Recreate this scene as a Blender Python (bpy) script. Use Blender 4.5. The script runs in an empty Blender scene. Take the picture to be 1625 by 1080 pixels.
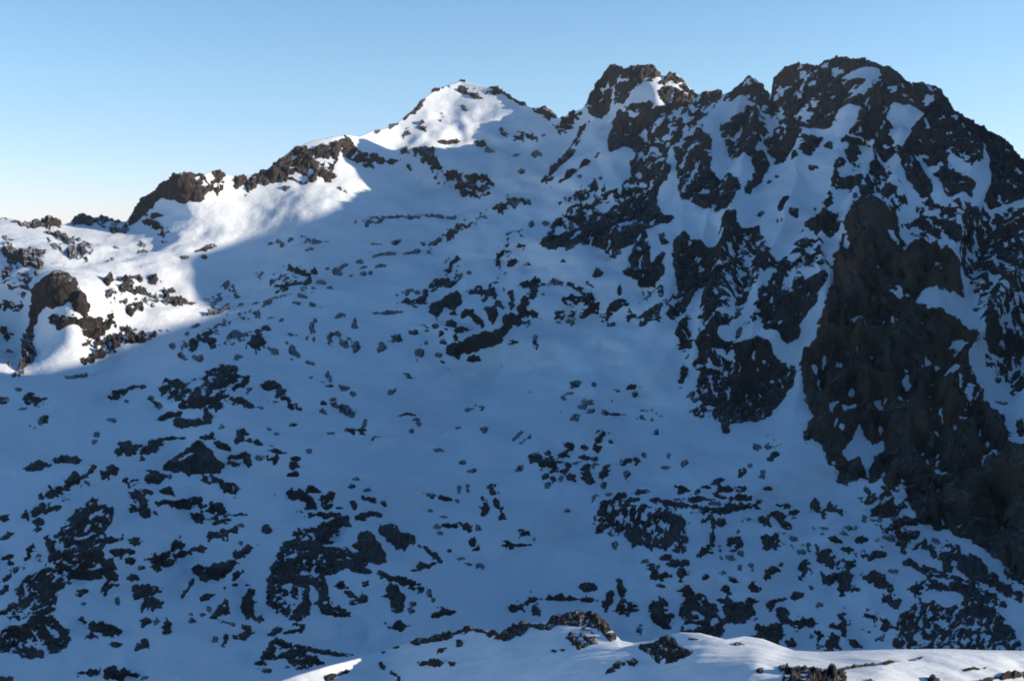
import bpy, math, random
import numpy as np

# ---------------------------------------------------------------- camera model
W, H, FOC = 1625.0, 1080.0, 1742.0
PITCH = math.atan(160.0 / FOC)
CP, SP = math.cos(PITCH), math.sin(PITCH)

def ray(u, v):
    a = (u - W / 2) / FOC
    b = (H / 2 - v) / FOC
    return a, CP + b * SP, -SP + b * CP

def at(u, v, d):
    x, y, z = ray(u, v)
    k = d / y
    return np.stack([x * k, y * k, z * k], -1)

# ---------------------------------------------------------------- noise
_rng = np.random.RandomState(7)
PERM = np.concatenate([_rng.permutation(512)] * 2)
GA = _rng.rand(512) * 2 * np.pi
GX, GY = np.cos(GA), np.sin(GA)

def perlin(x, y, seed=0):
    x = x + seed * 17.31; y = y + seed * 9.77
    xi = np.floor(x).astype(np.int64); yi = np.floor(y).astype(np.int64)
    xf = x - xi; yf = y - yi
    u = xf * xf * xf * (xf * (xf * 6 - 15) + 10)
    v = yf * yf * yf * (yf * (yf * 6 - 15) + 10)
    def g(ix, iy, dx, dy):
        h = PERM[(PERM[ix & 511] + iy) & 511]
        return GX[h] * dx + GY[h] * dy
    a = g(xi, yi, xf, yf); b = g(xi + 1, yi, xf - 1, yf)
    c = g(xi, yi + 1, xf, yf - 1); d = g(xi + 1, yi + 1, xf - 1, yf - 1)
    return ((a + u * (b - a)) * (1 - v) + (c + u * (d - c)) * v) * 1.5

def fbm(x, y, octs=3, seed=0, gain=0.5):
    s = 0; a = 1.0
    for o in range(octs):
        s = s + a * perlin(x * 2 ** o, y * 2 ** o, seed + o * 3)
        a *= gain
    return s

def ridged(x, y, octs=3, seed=0):
    s = 0; a = 1.0
    for o in range(octs):
        s = s + a * (1 - 2 * np.abs(perlin(x * 2 ** o, y * 2 ** o, seed + o * 5)))
        a *= 0.5
    return s

# ---------------------------------------------------------------- thin plate spline
def tps(pts):
    p = np.array(pts, float)
    X = p[:, :2] / 1000.0; Y = np.log(p[:, 2])
    n = len(p)
    def phi(r2):
        return 0.5 * r2 * np.log(np.maximum(r2, 1e-12))
    d2 = ((X[:, None] - X[None]) ** 2).sum(-1)
    A = np.zeros((n + 3, n + 3))
    A[:n, :n] = phi(d2) + np.eye(n) * 1e-3
    A[:n, n] = 1; A[:n, n + 1:] = X; A[n, :n] = 1; A[n + 1:, :n] = X.T
    w = np.linalg.solve(A, np.concatenate([Y, np.zeros(3)]))
    def f(u, v):
        u = u / 1000.0; v = v / 1000.0
        s = w[n] + w[n + 1] * u + w[n + 2] * v
        for i in range(n):
            s = s + w[i] * phi((u - X[i, 0]) ** 2 + (v - X[i, 1]) ** 2)
        return np.exp(s)
    return f

def nums(s, k):
    v = [float(t) for t in s.replace(',', ' ').replace(';', ' ').split()]
    assert len(v) % k == 0, (len(v), k, s[:60])
    return [tuple(v[i:i + k]) for i in range(0, len(v), k)]

# ---------------------------------------------------------------- rock coverage
class Cover:
    """signed coverage of bare rock over a terrain sheet, in sheet units (positive = rock)"""
    def __init__(self, U, V):
        self.U, self.V = U, V
        self.F = np.full(U.shape, -30.0, np.float32)
        self.Z = np.zeros(U.shape, np.int16)
        self.e1 = fbm(U / 15.0, V / 13.0, 3, 40).astype(np.float32)
        self.e2 = fbm(U / 6.5, V / 4.6, 2, 44).astype(np.float32)
    def block(self, x0, x1, y0, y1):
        cu = self.U[0]
        c = np.where((cu >= x0) & (cu <= x1))[0]
        if not len(c): return None
        c0, c1 = c[0], c[-1] + 1
        m = (self.V[:, c0:c1] >= y0) & (self.V[:, c0:c1] <= y1)
        r = np.where(m.any(1))[0]
        if not len(r): return None
        return slice(r[0], r[-1] + 1), slice(c0, c1)
    def speckle(self, x, y, ang, dens, seed, lam=8.0, st=1.6):
        ca, sa = math.cos(math.radians(ang)), math.sin(math.radians(ang))
        p = x * ca + y * sa; q = -x * sa + y * ca
        L0 = lam * 1.7
        n = 0.85 * perlin(p / (L0 * st), q / L0, seed) + 0.6 * perlin(p / (lam * .8 * st), q / (lam * .8), seed + 7) + 0.4 * perlin(p / (lam * .42), q / (lam * .38), seed + 9)
        z = {0.2: .84, 0.25: .67, 0.3: .52, .35: .39, .4: .25, .45: .13, .5: 0, .55: -.13, .6: -.25, .65: -.39, .7: -.52, .75: -.67, .8: -.84, .85: -1.04, .9: -1.28, .93: -1.5}
        k = min(z, key=lambda t: abs(t - dens))
        return (n - z[k] * 0.38) * lam * 1.2
    def put(self, b, f, zone, neg):
        F = self.F[b]
        if neg:
            self.F[b] = np.minimum(F, -f)
        else:
            m = f > F
            F[m] = f[m]
            self.Z[b][m & (f > -3)] = zone
    def ell(self, x, y, rx, ry, ang=0, dens=1, zone=0, neg=False, lam=7.0):
        R = max(rx, ry) * 1.7 + 6
        b = self.block(x - R, x + R, y - R, y + R)
        if b is None: return
        u = self.U[b]; v = self.V[b]
        ca, sa = math.cos(math.radians(ang)), math.sin(math.radians(ang))
        p = (u - x) * ca + (v - y) * sa; q = -(u - x) * sa + (v - y) * ca
        d = np.sqrt((p / rx) ** 2 + (q / ry) ** 2)
        r = min(rx, ry)
        f = (1 - d) * (0.55 * r + 0.2 * max(rx, ry)) + self.e1[b] * min((0.95 if neg else 0.62) * r + 0.12 * max(rx, ry), 6.0) + self.e2[b] * min(0.42 * r, 2.6)
        if dens < 0.95:
            f = np.minimum(f, self.speckle(u, v, ang, dens, 11, lam))
        self.put(b, f, zone, neg)
    def poly(self, pts, dens=1, ang=0, zone=0, neg=False, lam=8.0, st=1.6, edge=4.5):
        P = np.array(pts, float)
        b = self.block(P[:, 0].min() - 14, P[:, 0].max() + 14, P[:, 1].min() - 14, P[:, 1].max() + 14)
        if b is None: return
        u = self.U[b]; v = self.V[b]
        best = np.full(u.shape, 1e9); inside = np.zeros(u.shape, bool)
        for i in range(len(P)):
            ax, ay = P[i]; bx, by = P[(i + 1) % len(P)]
            ex, ey = bx - ax, by - ay
            t = np.clip(((u - ax) * ex + (v - ay) * ey) / (ex * ex + ey * ey + 1e-9), 0, 1)
            best = np.minimum(best, (u - ax - t * ex) ** 2 + (v - ay - t * ey) ** 2)
            if ay != by:
                c = ((ay > v) != (by > v)) & (u < ex * (v - ay) / ey + ax)
                inside ^= c
        d = np.sqrt(best); f = np.where(inside, d, -d) + self.e1[b] * edge
        if dens < 0.95:
            f = np.minimum(f, self.speckle(u, v, ang, dens, 23, lam, st))
        self.put(b, f, zone, neg)

SKY = nums('''-3000 300 -900 318 -400 322 -150 332 -60 338 0 345 20 347 35 353 60 352 80 351 100 357 115 351 140 346 165 343 185 350 200 352 212 335 225 315 245 306 262 290 275 278
290 276 310 276 325 277 335 272 348 269 360 277 372 280 383 280 392 279 405 276 425 268 440 256 455 244 470 235 480 230 495 224 515 220 535 216 550 214 570 217 590 209
605 206 615 203 630 195 645 184 655 176 665 165 680 150 695 141 712 135 725 131 733 127 740 130 755 134 775 138 788 137 795 142 805 150 818 157 828 163 840 170 855 175
868 177 878 180 886 188 895 187 905 178 915 176 925 172 932 160 940 147 950 130 960 115 970 104 980 103 988 109 995 110 1005 105 1020 103 1033 105 1045 113 1052 121
1060 119 1070 117 1080 122 1088 133 1098 143 1105 150 1115 148 1125 145 1138 145 1148 150 1160 145 1172 138 1182 125 1190 122 1200 125 1210 136 1218 147 1222 153
1226 140 1230 122 1240 110 1255 104 1270 102 1285 105 1300 103 1310 96 1325 92 1345 93 1375 96 1390 102 1410 108 1425 114 1435 124 1440 132 1455 132 1470 133 1485 139
1495 147 1505 158 1512 172 1522 182 1535 188 1550 200 1565 208 1580 212 1592 220 1600 228 1608 240 1618 248 1625 262 1660 292 1720 330 1800 350 1950 372 2400 400 4000 420 6000 420''', 2)

DEPTH = nums('''0 1080 230 300 1080 260 600 1080 300 900 1080 340 1250 1080 360 1625 1080 330
0 900 320 300 900 380 600 900 430 850 900 500 1100 900 480 1300 950 440 1500 950 430 1625 950 430
0 700 520 300 700 580 600 700 650 800 700 720 1000 700 740 1150 720 720 1250 720 680 1350 820 600 1450 860 570
0 600 700 120 590 760 300 570 760 500 550 850 700 600 850 900 600 880 1050 580 880
95 455 860 110 500 820 30 510 950 0 540 940 30 575 850 80 562 785 80 585 765 110 575 775 150 580 800 200 480 930 330 470 1050 500 430 1080 700 480 1020 850 500 980 1000 480 980
0 430 1000 100 400 1120 200 400 1150 300 390 1180 430 365 1270 600 312 1420 700 350 1350 820 380 1200 900 330 1250
0 345 1250 150 345 1350 205 352 1350 280 277 1300 345 270 1360 450 250 1430 550 214 1500 640 185 1700 733 127 1830 820 160 1790 880 185 1680 690 250 1600 800 240 1590 880 260 1440
960 110 1500 970 220 1430 1070 117 1480 1190 122 1470 1222 155 1450 1245 106 1420 1250 160 1365 1260 200 1320 1300 101 1365 1330 92 1345 1300 150 1310 1350 160 1275 1430 115 1290 1500 155 1230 1600 230 1180 1625 262 1160
1100 220 1380 1100 350 1160 1000 400 1090 1100 450 1020 1200 250 1290 1250 330 1150 1150 550 900 1190 660 830 1300 250 1230 1350 330 1120 1400 250 1200 1400 400 1000
1300 450 1000 1400 550 900 1350 700 760 1420 760 680 1450 600 830 1550 800 620 1600 900 540 1550 450 980 1600 600 860 1620 700 720 1280 600 850
1720 340 1120 1800 500 850 1800 900 460 2000 380 1000 2100 500 750 2100 900 400 2500 450 700 2500 900 340 4000 430 500 4000 1000 190 1900 1080 300
-400 330 1200 -400 600 650 -400 1080 220 -900 330 1000 -900 1080 200''', 3)

# zones: 1 pinnacle crag, 2 summit crag, 3 great cliff, 4 middle buttress, 5 right slope, 6 left ridge crag, 7 long ridge crag, 8 lone tower, 9 far summit, 0 anything else
POLYS = [  # zone dens ang lam pts
(1, 0.9, -55, 8, '925 168 950 126 970 101 985 103 990 112 985 125 975 140 972 160 968 175 955 187 945 190 935 178'),
(1, 0.9, 0, 7, '988 110 1005 102 1022 100 1040 106 1052 122 1040 128 1030 131 1020 133 1010 140 1002 155 990 162 980 168 975 160 978 140 985 125'),
(1, 0.9, -55, 7, '1045 130 1060 116 1070 114 1085 128 1098 141 1110 150 1105 165 1085 170 1075 180 1060 175 1048 165 1040 150'),
(1, 0.9, -55, 8, '985 175 1010 163 1040 160 1048 185 1043 205 1040 220 1030 235 1010 240 990 235 965 243 960 225 970 215 975 195'),
(1, 0.55, -55, 7, '1040 170 1110 160 1140 165 1110 200 1080 235 1055 255 1035 260 1035 230 1045 200'),
(1, 0.9, -55, 8, '1005 238 1040 233 1062 240 1058 262 1068 282 1052 300 1042 320 1048 350 1070 362 1065 366 1022 372 1010 380 990 395 975 412 960 402 950 395 935 392 920 385 905 400 885 402 870 395 858 388 865 375 885 370 905 365 920 352 945 345 960 335 975 325 990 310 985 300 1000 280 1000 262'),
(1, 0.45, -40, 7, '860 375 880 345 905 325 940 310 975 300 990 310 970 330 940 350 905 368'),
(1, 0.9, -55, 8, '1072 245 1095 225 1110 205 1125 220 1130 250 1130 280 1145 300 1150 290 1170 300 1178 315 1165 345 1155 352 1130 350 1112 345 1085 330 1078 305 1074 280'),
(1, 0.9, -55, 8, '1150 200 1170 190 1185 170 1205 175 1215 190 1213 215 1205 245 1195 265 1175 270 1160 262 1150 245 1150 225 1140 215'),
(1, 0.9, -55, 8, '1105 165 1112 148 1125 143 1138 143 1148 152 1140 160 1125 165 1115 170'),
(1, 0.9, -55, 8, '1146 151 1172 135 1190 118 1212 136 1222 153 1225 170 1217 195 1205 175 1188 162 1180 150 1165 160 1150 165'),
(1, 0.9, -55, 8, '1195 265 1213 240 1222 262 1220 280 1205 300 1190 320 1183 327 1195 290'),
(4, 0.9, -30, 8, '1066 395 1080 382 1120 398 1138 403 1142 385 1150 365 1165 358 1178 375 1205 375 1215 400 1232 430 1245 425 1260 445 1275 470 1300 468 1312 455 1310 478 1290 505 1275 530 1262 552 1240 557 1210 553 1200 520 1180 535 1150 560 1120 545 1108 520 1113 480 1112 463 1095 480 1085 500 1065 508 1058 500 1063 478 1075 465 1072 445 1064 430'),
(4, 0.93, 80, 8, '1108 535 1150 552 1206 556 1225 575 1250 582 1262 590 1265 600 1255 625 1240 645 1220 660 1200 668 1180 672 1160 676 1145 680 1130 668 1110 672 1100 665 1110 650 1100 625 1105 600 1095 590 1103 560'),
(4, 0.93, 80, 8, '1000 400 1020 372 1030 395 1032 415 1045 410 1052 400 1052 425 1045 445 1038 455 1015 455 1010 445 995 440 990 432 998 420'),
(2, 0.8, -50, 8, '1222 160 1228 126 1242 107 1270 98 1300 101 1300 130 1295 160 1290 185 1280 210 1270 235 1255 262 1235 266 1222 250 1212 230 1212 200'),
(2, 0.9, -50, 8, '1300 101 1325 89 1375 93 1425 111 1440 130 1442 150 1420 170 1408 200 1400 240 1395 250 1375 235 1360 230 1350 225 1358 200 1362 185 1345 190 1335 185 1330 205 1322 215 1310 215 1295 208 1285 215 1275 230 1262 235 1265 215 1280 180 1290 150'),
(2, 0.9, 50, 8, '1425 115 1440 130 1470 130 1495 144 1512 170 1535 185 1565 205 1600 225 1645 275 1650 345 1600 326 1575 330 1562 322 1540 330 1520 325 1500 325 1480 335 1462 330 1450 320 1440 300 1430 270 1415 260 1400 240 1408 200'),
(2, 0.9, 50, 8, '1395 235 1420 235 1425 258 1415 272 1405 280 1395 300 1385 315 1378 330 1368 350 1360 365 1356 345 1372 320 1378 300 1390 275'),
(2, 0.45, 45, 7, '1400 285 1430 265 1460 300 1485 330 1500 350 1460 365 1420 360 1380 350 1385 315'),
(3, 1, 90, 8, '1362 345 1385 342 1410 350 1425 362 1422 378 1432 392 1450 400 1470 405 1490 420 1505 428 1520 440 1528 460 1532 478 1500 482 1465 487 1455 497 1452 510 1475 517 1495 512 1510 515 1520 530 1525 545 1535 555 1530 570 1525 590 1535 600 1545 610 1552 625 1560 645 1580 650 1593 665 1600 685 1606 705 1625 722 1660 740 1700 800 1720 960 1660 940 1625 920 1610 912 1590 895 1570 880 1545 865 1525 855 1505 845 1485 845 1465 840 1450 825 1440 810 1432 795 1435 775 1430 760 1418 780 1408 778 1400 760 1385 770 1365 765 1345 772 1330 765 1325 745 1310 735 1305 715 1308 700 1290 695 1280 685 1283 670 1290 665 1280 640 1275 620 1272 600 1270 590 1285 575 1292 555 1300 520 1310 490 1325 470 1330 440 1340 410 1355 380 1358 360'),
(5, 0.5, 60, 7, '1425 365 1480 335 1560 330 1640 345 1700 420 1720 700 1640 640 1600 600 1560 560 1545 500 1540 440 1500 400 1460 385'),
(5, 0.8, 55, 8, '1565 350 1590 345 1610 365 1640 400 1640 445 1610 420 1595 395 1575 370'),
(7, 0.9, -30, 7, '388 290 400 278 425 266 445 251 470 233 485 230 500 232 530 226 545 214 565 230 570 245 590 240 610 250 608 258 590 258 570 262 555 255 540 248 530 262 532 280 520 290 505 285 490 295 470 290 455 285 440 295 425 290 410 295 400 303 388 298'),
(6, 0.95, -40, 7, '202 352 212 333 225 313 245 304 262 287 275 275 300 273 322 275 330 285 338 297 330 310 318 320 300 320 285 325 270 318 258 318 248 325 240 335 228 345 220 356 205 358'),
(8, 0.96, -60, 7, '62 470 75 455 95 450 115 452 118 462 120 475 132 480 135 505 130 512 120 505 110 490 95 495 85 490 70 500 62 520 60 540 65 560 60 575 48 590 35 600 20 602 38 580 42 560 45 545 50 520 58 495'),
(0, 0.6, -25, 5.5, '250 612 265 600 300 605 320 590 345 578 370 578 380 590 400 598 405 615 395 620 385 612 370 620 360 635 405 640 400 645 360 642 345 652 310 652 290 645 275 635 258 632'),
(0, 1, 0, 7, '258 745 265 730 285 715 300 708 305 697 318 698 330 710 345 725 355 740 350 752 300 752 275 747'),
(0, 1, 0, 7, '503 828 525 818 550 815 558 830 535 835 538 850 525 860 505 865 500 850'),
(0, 0.88, -10, 5.5, '450 865 465 855 480 845 500 840 505 862 540 870 560 875 585 880 610 892 600 895 575 893 590 910 570 912 555 905 540 905 535 915 515 918 520 935 522 955 505 955 500 935 490 930 492 950 493 970 475 985 458 978 465 965 480 955 475 935 455 930 440 925 430 935 425 930 425 910 435 890'),
(0, 1, 0, 7, '568 852 572 842 585 843 600 858 608 880 614 893 590 893 575 880 563 868'),
(0, 1, 0, 7, '603 838 615 830 632 838 645 845 657 848 668 868 655 862 645 860 648 874 630 872 613 857'),
(0, 0.7, 10, 7, '405 1055 415 1040 430 1015 440 1010 460 1015 490 1025 530 1033 570 1036 525 1042 500 1040 515 1055 490 1060 470 1065 455 1062 460 1050 440 1045 425 1055 410 1062'),
(0, 0.68, -35, 6, '70 850 95 840 108 818 128 805 145 788 160 800 180 808 175 830 165 840 172 855 165 870 170 885 180 905 183 930 165 945 158 935 170 920 120 920 105 930 95 945 85 970 95 985 110 995 108 1015 95 1030 70 1042 40 1040 20 1035 0 1030 0 1000 15 990 40 985 55 975 20 980 0 970 15 955 30 940 25 925 60 905 80 895 75 870'),
(0, 1, 0, 7, '703 560 708 548 735 535 750 525 765 518 785 515 800 505 808 520 790 540 770 550 755 558 725 564'),
(0, 0.95, 0, 7, '678 494 685 475 700 470 715 459 730 459 737 470 720 487 705 484 695 495'),
(0, 0.45, -25, 6, '680 378 720 352 760 340 800 325 830 320 830 332 790 345 755 358 720 375 690 392 675 400'),
(0, 0.62, 110, 4.8, '945 830 955 800 975 790 990 800 1020 805 1060 810 1080 815 1095 830 1085 855 1075 870 1040 865 1000 865 990 850 970 855 950 848'),
(0, 0.93, 0, 7, '1078 960 1090 945 1115 945 1135 960 1150 985 1148 1008 1120 1010 1080 1008 1085 985 1075 975'),
(0, 0.6, -50, 5, '1410 1045 1420 1000 1425 975 1440 955 1480 945 1500 955 1520 955 1535 945 1560 950 1580 960 1595 985 1620 1015 1625 1045'),
]
# snow cut back out of the rock
SNOWS = [
'1335 125 1350 115 1375 108 1395 113 1397 122 1385 140 1385 150 1372 165 1355 172 1340 175 1360 160 1370 140 1355 130 1340 128',
'1416 180 1462 178 1468 188 1455 210 1445 235 1435 252 1425 250 1420 225 1414 195',
'1460 260 1475 275 1493 275 1490 288 1482 290 1490 310 1502 335 1475 338 1480 315 1475 295',
'1503 252 1520 275 1530 285 1542 278 1550 255 1556 238 1563 262 1568 285 1564 312 1548 340 1533 340 1540 305 1520 298 1506 280',
'1412 275 1425 265 1440 290 1450 315 1470 325 1450 335 1430 310',
'1208 552 1240 560 1262 555 1285 525 1310 475 1322 470 1302 515 1287 545 1294 552 1277 570 1262 582 1245 580 1225 572',
'1135 545 1160 518 1180 500 1200 470 1215 455 1226 438 1224 460 1205 480 1188 508 1205 508 1190 522 1170 532 1155 548 1140 552',
'1350 695 1362 678 1370 690 1385 705 1403 700 1405 710 1388 720 1388 735 1380 745 1378 768 1372 742 1360 732 1343 728 1338 718',
'1452 497 1475 489 1500 482 1534 478 1534 500 1512 513 1485 513 1470 517 1453 511',
'1012 138 1022 133 1040 130 1046 140 1042 158 1025 162 1008 163 1003 158',
'1320 215 1335 205 1340 185 1358 187 1360 200 1350 225 1330 235',
'1085 352 1100 345 1140 355 1138 392 1120 396 1095 386 1080 375',
]
NEGS = '''1230 190 20 22 0 .5 1285 125 12 16 -60 .5 1283 190 8 9 0 .95 1325 113 6 7 0 .95 1420 155 14 7 0 .5 1478 158 10 7 -60 .95 1375 490 8 3 0 1 1425 493 3 6 0 1 1353 535 6 6 0 .95
1412 388 4 9 0 1 1430 405 4 8 25 1 1328 592 3 8 -5 1 1356 592 4 4 0 1 1318 650 4 8 20 1 1348 652 11 5 10 .95 1395 652 6 4 40 1 1438 615 4 11 -25 1 1460 592 6 3 0 1 1492 588 7 3.5 0 1 1525 588 10 6 -15 1
1505 607 8 5 10 1 1518 620 8 10 0 .5 1540 632 8 18 0 .4 1530 665 6 3 10 1 1572 724 13 4 -32 1 1590 727 5 6 0 1 1540 750 9 4 -20 1 1497 755 6 3 -10 1 1475 760 3 4 0 1 1512 565 6 12 10 1
1352 410 4 8 20 1 1300 620 3 8 0 1 1306 590 3 8 0 1 1353 585 3 5 0 1 1160 515 22 26 -40 .5 1250 465 12 16 40 .6 1225 420 16 18 40 .4 1175 465 30 40 20 .35 1180 410 30 20 30 .3
1130 600 26 20 0 .3 1145 570 12 8 0 .6 1120 590 5 7 0 1 1128 630 4 6 0 1 1120 660 10 12 0 .4 1000 178 16 4 25 1 1068 137 13 4 10 1 1025 220 5 7 0 1 1040 255 14 12 0 .5 1100 250 10 10 0 .6 1095 285 14 20 0 .35
1110 315 12 6 0 .6 1160 235 20 16 -40 .3 985 360 8 6 0 1 1000 355 9 4 10 1 1010 290 16 16 0 .3 515 255 9 6 30 1 480 277 14 6 -10 .7 300 722 13 2.5 -22 1 533 850 5 5 0 1 487 850 8 6 0 .8
467 890 8 10 -30 .6 500 895 8 5 0 .6 487 915 12 4 0 1 505 885 6 3 0 1 295 330 8 4 0 1 255 328 8 5 0 .6 320 290 8 8 0 .4 1095 995 12 6 0 .8 1112 978 9 5 25 1 1135 985 6 6 0 1 1145 975 5 5 0 1
1465 1000 14 12 0 .5 1540 985 18 10 0 .4 1500 1010 20 10 0 .4 90 920 16 8 -30 .4 45 965 30 10 -30 .4 55 1020 10 8 -30 .7 85 1000 10 5 30 .8 310 605 10 6 -25 .6'''
BLOBS = {}
BLOBS[2] = '''1240 248 20 15 0 1 1290 243 16 13 0 1 1352 262 10 20 0 1 1352 240 20 7 -10 1 1350 312 22 12 -5 1 1330 298 6 22 10 .9 1315 248 7 7 -30 1 1268 262 6 8 30 1 1295 290 5 5 0 1 1222 299 4 3 0 1 1236 292 3 2 0 1
1245 350 6 14 25 .9 1205 354 7 5 0 1 1310 340 16 9 -25 .75 1262 358 6 5 30 1 1288 262 5 5 0 1 1433 231 3 5 0 1 1312 378 34 22 0 1 1275 410 11 9 0 1 1290 430 34 24 20 .5 1262 440 12 6 0 1 1320 345 8 6 0 1'''
BLOBS[4] = '''1049 385 5 4 0 1 1085 540 13 33 0 .9 1080 600 5 18 5 1 1060 486 6 5 0 .8 1048 463 6 9 0 .8 1025 467 10 6 -60 .8 975 488 22 8 -28 .95 962 506 6 9 0 .9 1000 502 5 12 -10 .9 968 517 8 5 0 1 1035 500 22 9 -22 .9
1030 515 18 8 0 .9 983 460 3 11 0 1 948 437 5 5 0 1 980 402 9 5 -40 1 1130 388 5 6 30 1 1050 395 4 5 0 1 1105 650 10 14 20 .7 1148 682 6 5 0 1 1095 640 5 6 0 1 1283 690 10 10 0 .7 1285 630 8 10 0 .7'''
BLOBS[5] = '''1500 380 24 8 60 .95 1470 375 16 7 40 .9 1530 350 18 7 60 .9 1545 370 14 5 60 .9 1570 430 32 9 58 .9 1590 405 26 9 55 .9 1600 430 30 6 60 .9 1565 375 20 7 60 .9 1600 475 20 8 30 .8 1615 510 12 8 0 .9 1565 540 32 15 60 .97 1612 555 26 18 45 .97
1555 520 10 7 0 1 1565 495 8 5 0 .9 1585 470 12 6 30 .8 1535 422 5 4 0 1 1530 410 5 3 0 1 1580 585 26 8 20 .7 1600 600 16 8 20 .8 1590 495 10 6 0 .8 1620 620 12 6 30 .9 1560 465 5 4 0 1 1528 495 4 3 0 1 1540 505 5 4 0 1 1545 470 4 3 0 1
1590 640 8 5 20 1 1622 680 8 12 0 1 1612 625 8 5 0 1 1585 605 6 4 0 1'''
BLOBS[3] = '''1408 815 28 11 -6 1 1425 845 24 16 20 .6 1395 785 22 15 0 .45 1380 790 12 8 0 .8 1485 493 9 5 0 1 1510 500 8 3 0 1'''
BLOBS[7] = '''585 265 11 4 5 .9 640 243 6 6 40 1 620 258 6 4 -30 1 648 264 4 3 0 1 540 300 8 3 20 .8 680 253 14 10 25 1 690 266 7 9 10 1 660 245 4 6 0 .8'''
BLOBS[9] = '''745 143 30 5 8 .4 700 180 10 4 -50 .4 668 205 6 12 10 .5 645 220 5 10 0 .6 667 166 13 4 -52 1 690 143 14 3.5 -28 1 645 186 13 2.5 -42 1 622 200 9 2 -25 1 600 208 8 3 -20 1 733 128 7 1.6 0 1 788 141 11 5 40 .95 806 151 8 3 35 1 828 163 11 3 25 1 738 170 5 3 0 1 750 150 18 5 20 .5
715 228 22 3 -8 1 760 228 12 5 10 .8 775 237 7 5 20 1 735 305 8 7 0 1 765 300 13 9 -20 .85 718 280 12 7 20 .8 742 286 7 4 20 1 735 290 46 18 15 .4 752 293 6 9 0 1 768 281 6 4 0 1 778 290 5 4 0 1 867 181 20 7 22 1 905 190 15 9 -15 .9 892 202 10 10 0 .6
820 218 5 4 0 1 843 218 5 4 0 1 825 215 25 6 10 .5 862 215 6 3 0 1 818 248 6 3 0 1 850 247 7 3 -10 1 828 272 4 4 0 1 887 258 38 4 -46 1 923 206 14 4 -50 1 915 270 40 4 -32 .75 940 300 13 5 -35 .9 920 328 52 24 -38 .3 975 305 6 8 30 .8
815 322 12 8 0 .8 825 325 14 5 -20 .8 900 205 14 3 -45 .8 910 225 12 2.5 -48 .9 870 285 8 3 -40 .8 918 282 5 3 0 .9 895 245 9 3 -45 1'''
BLOBS[6] = '''345 275 15 4 12 1 345 290 12 10 0 .6 340 302 10 6 0 .6 383 285 12 8 10 .9 395 300 6 9 20 .9 85 356 18 9 10 1 55 355 20 5 5 1 30 352 10 4 20 1 5 345 9 4 10 1 140 351 32 7 -4 .97 165 347 10 6 0 1 185 362 16 11 0 .7 195 368 10 4 0 1 240 357 17 5 0 .8 250 345 12 6 0 .6 258 372 10 5 20 .8 270 367 4 3 0 1
110 390 40 18 20 .45 105 386 12 4 0 1 130 395 10 4 0 .9 115 402 8 5 0 1 15 405 20 11 30 .95 45 412 22 12 22 .95 8 435 9 10 0 1 35 440 10 8 0 .6 40 460 25 10 10 .4 60 415 10 6 30 1 65 408 6 6 0 1 15 380 10 3 20 .8 228 403 6 5 0 1 220 408 3.5 2.5 0 1 226 385 4 3 0 1 178 416 4 3 0 1 183 396 3 3 0 1
15 485 14 7 10 .8 40 445 8 6 0 1 58 432 5 4 0 1 330 392 14 4 -25 .9 292 412 7 3 -20 .9 322 408 5 4 0 1 90 470 14 8 -10 .6 455 300 4 3 0 .8 70 350 40 3 2 1'''
BLOBS[8] = '''140 520 26 12 22 .97 165 512 14 8 0 .6 105 515 12 10 0 .8 145 540 18 18 20 .9 150 570 26 5 -14 .95 185 545 26 10 -12 .9 215 540 25 6 -20 .9 245 532 14 4 -22 1 205 528 16 6 0 .6 200 450 15 5 -5 .9 170 455 15 5 -10 .95 215 441 14 5 0 1 245 444 11 4 12 1 265 460 12 4 0 .7 205 468 32 7 5 .8
240 482 12 8 -20 .7 285 482 23 7 -4 .9 210 497 14 8 0 .8 170 482 10 6 0 .5 190 490 10 5 0 .6 262 470 8 6 0 .8 335 500 12 2.5 -6 1 12 586 4 5 0 1 8 528 8 8 0 .7 15 560 6 5 20 .5 5 632 8 5 0 .6 170 522 10 6 0 .9'''
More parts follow.
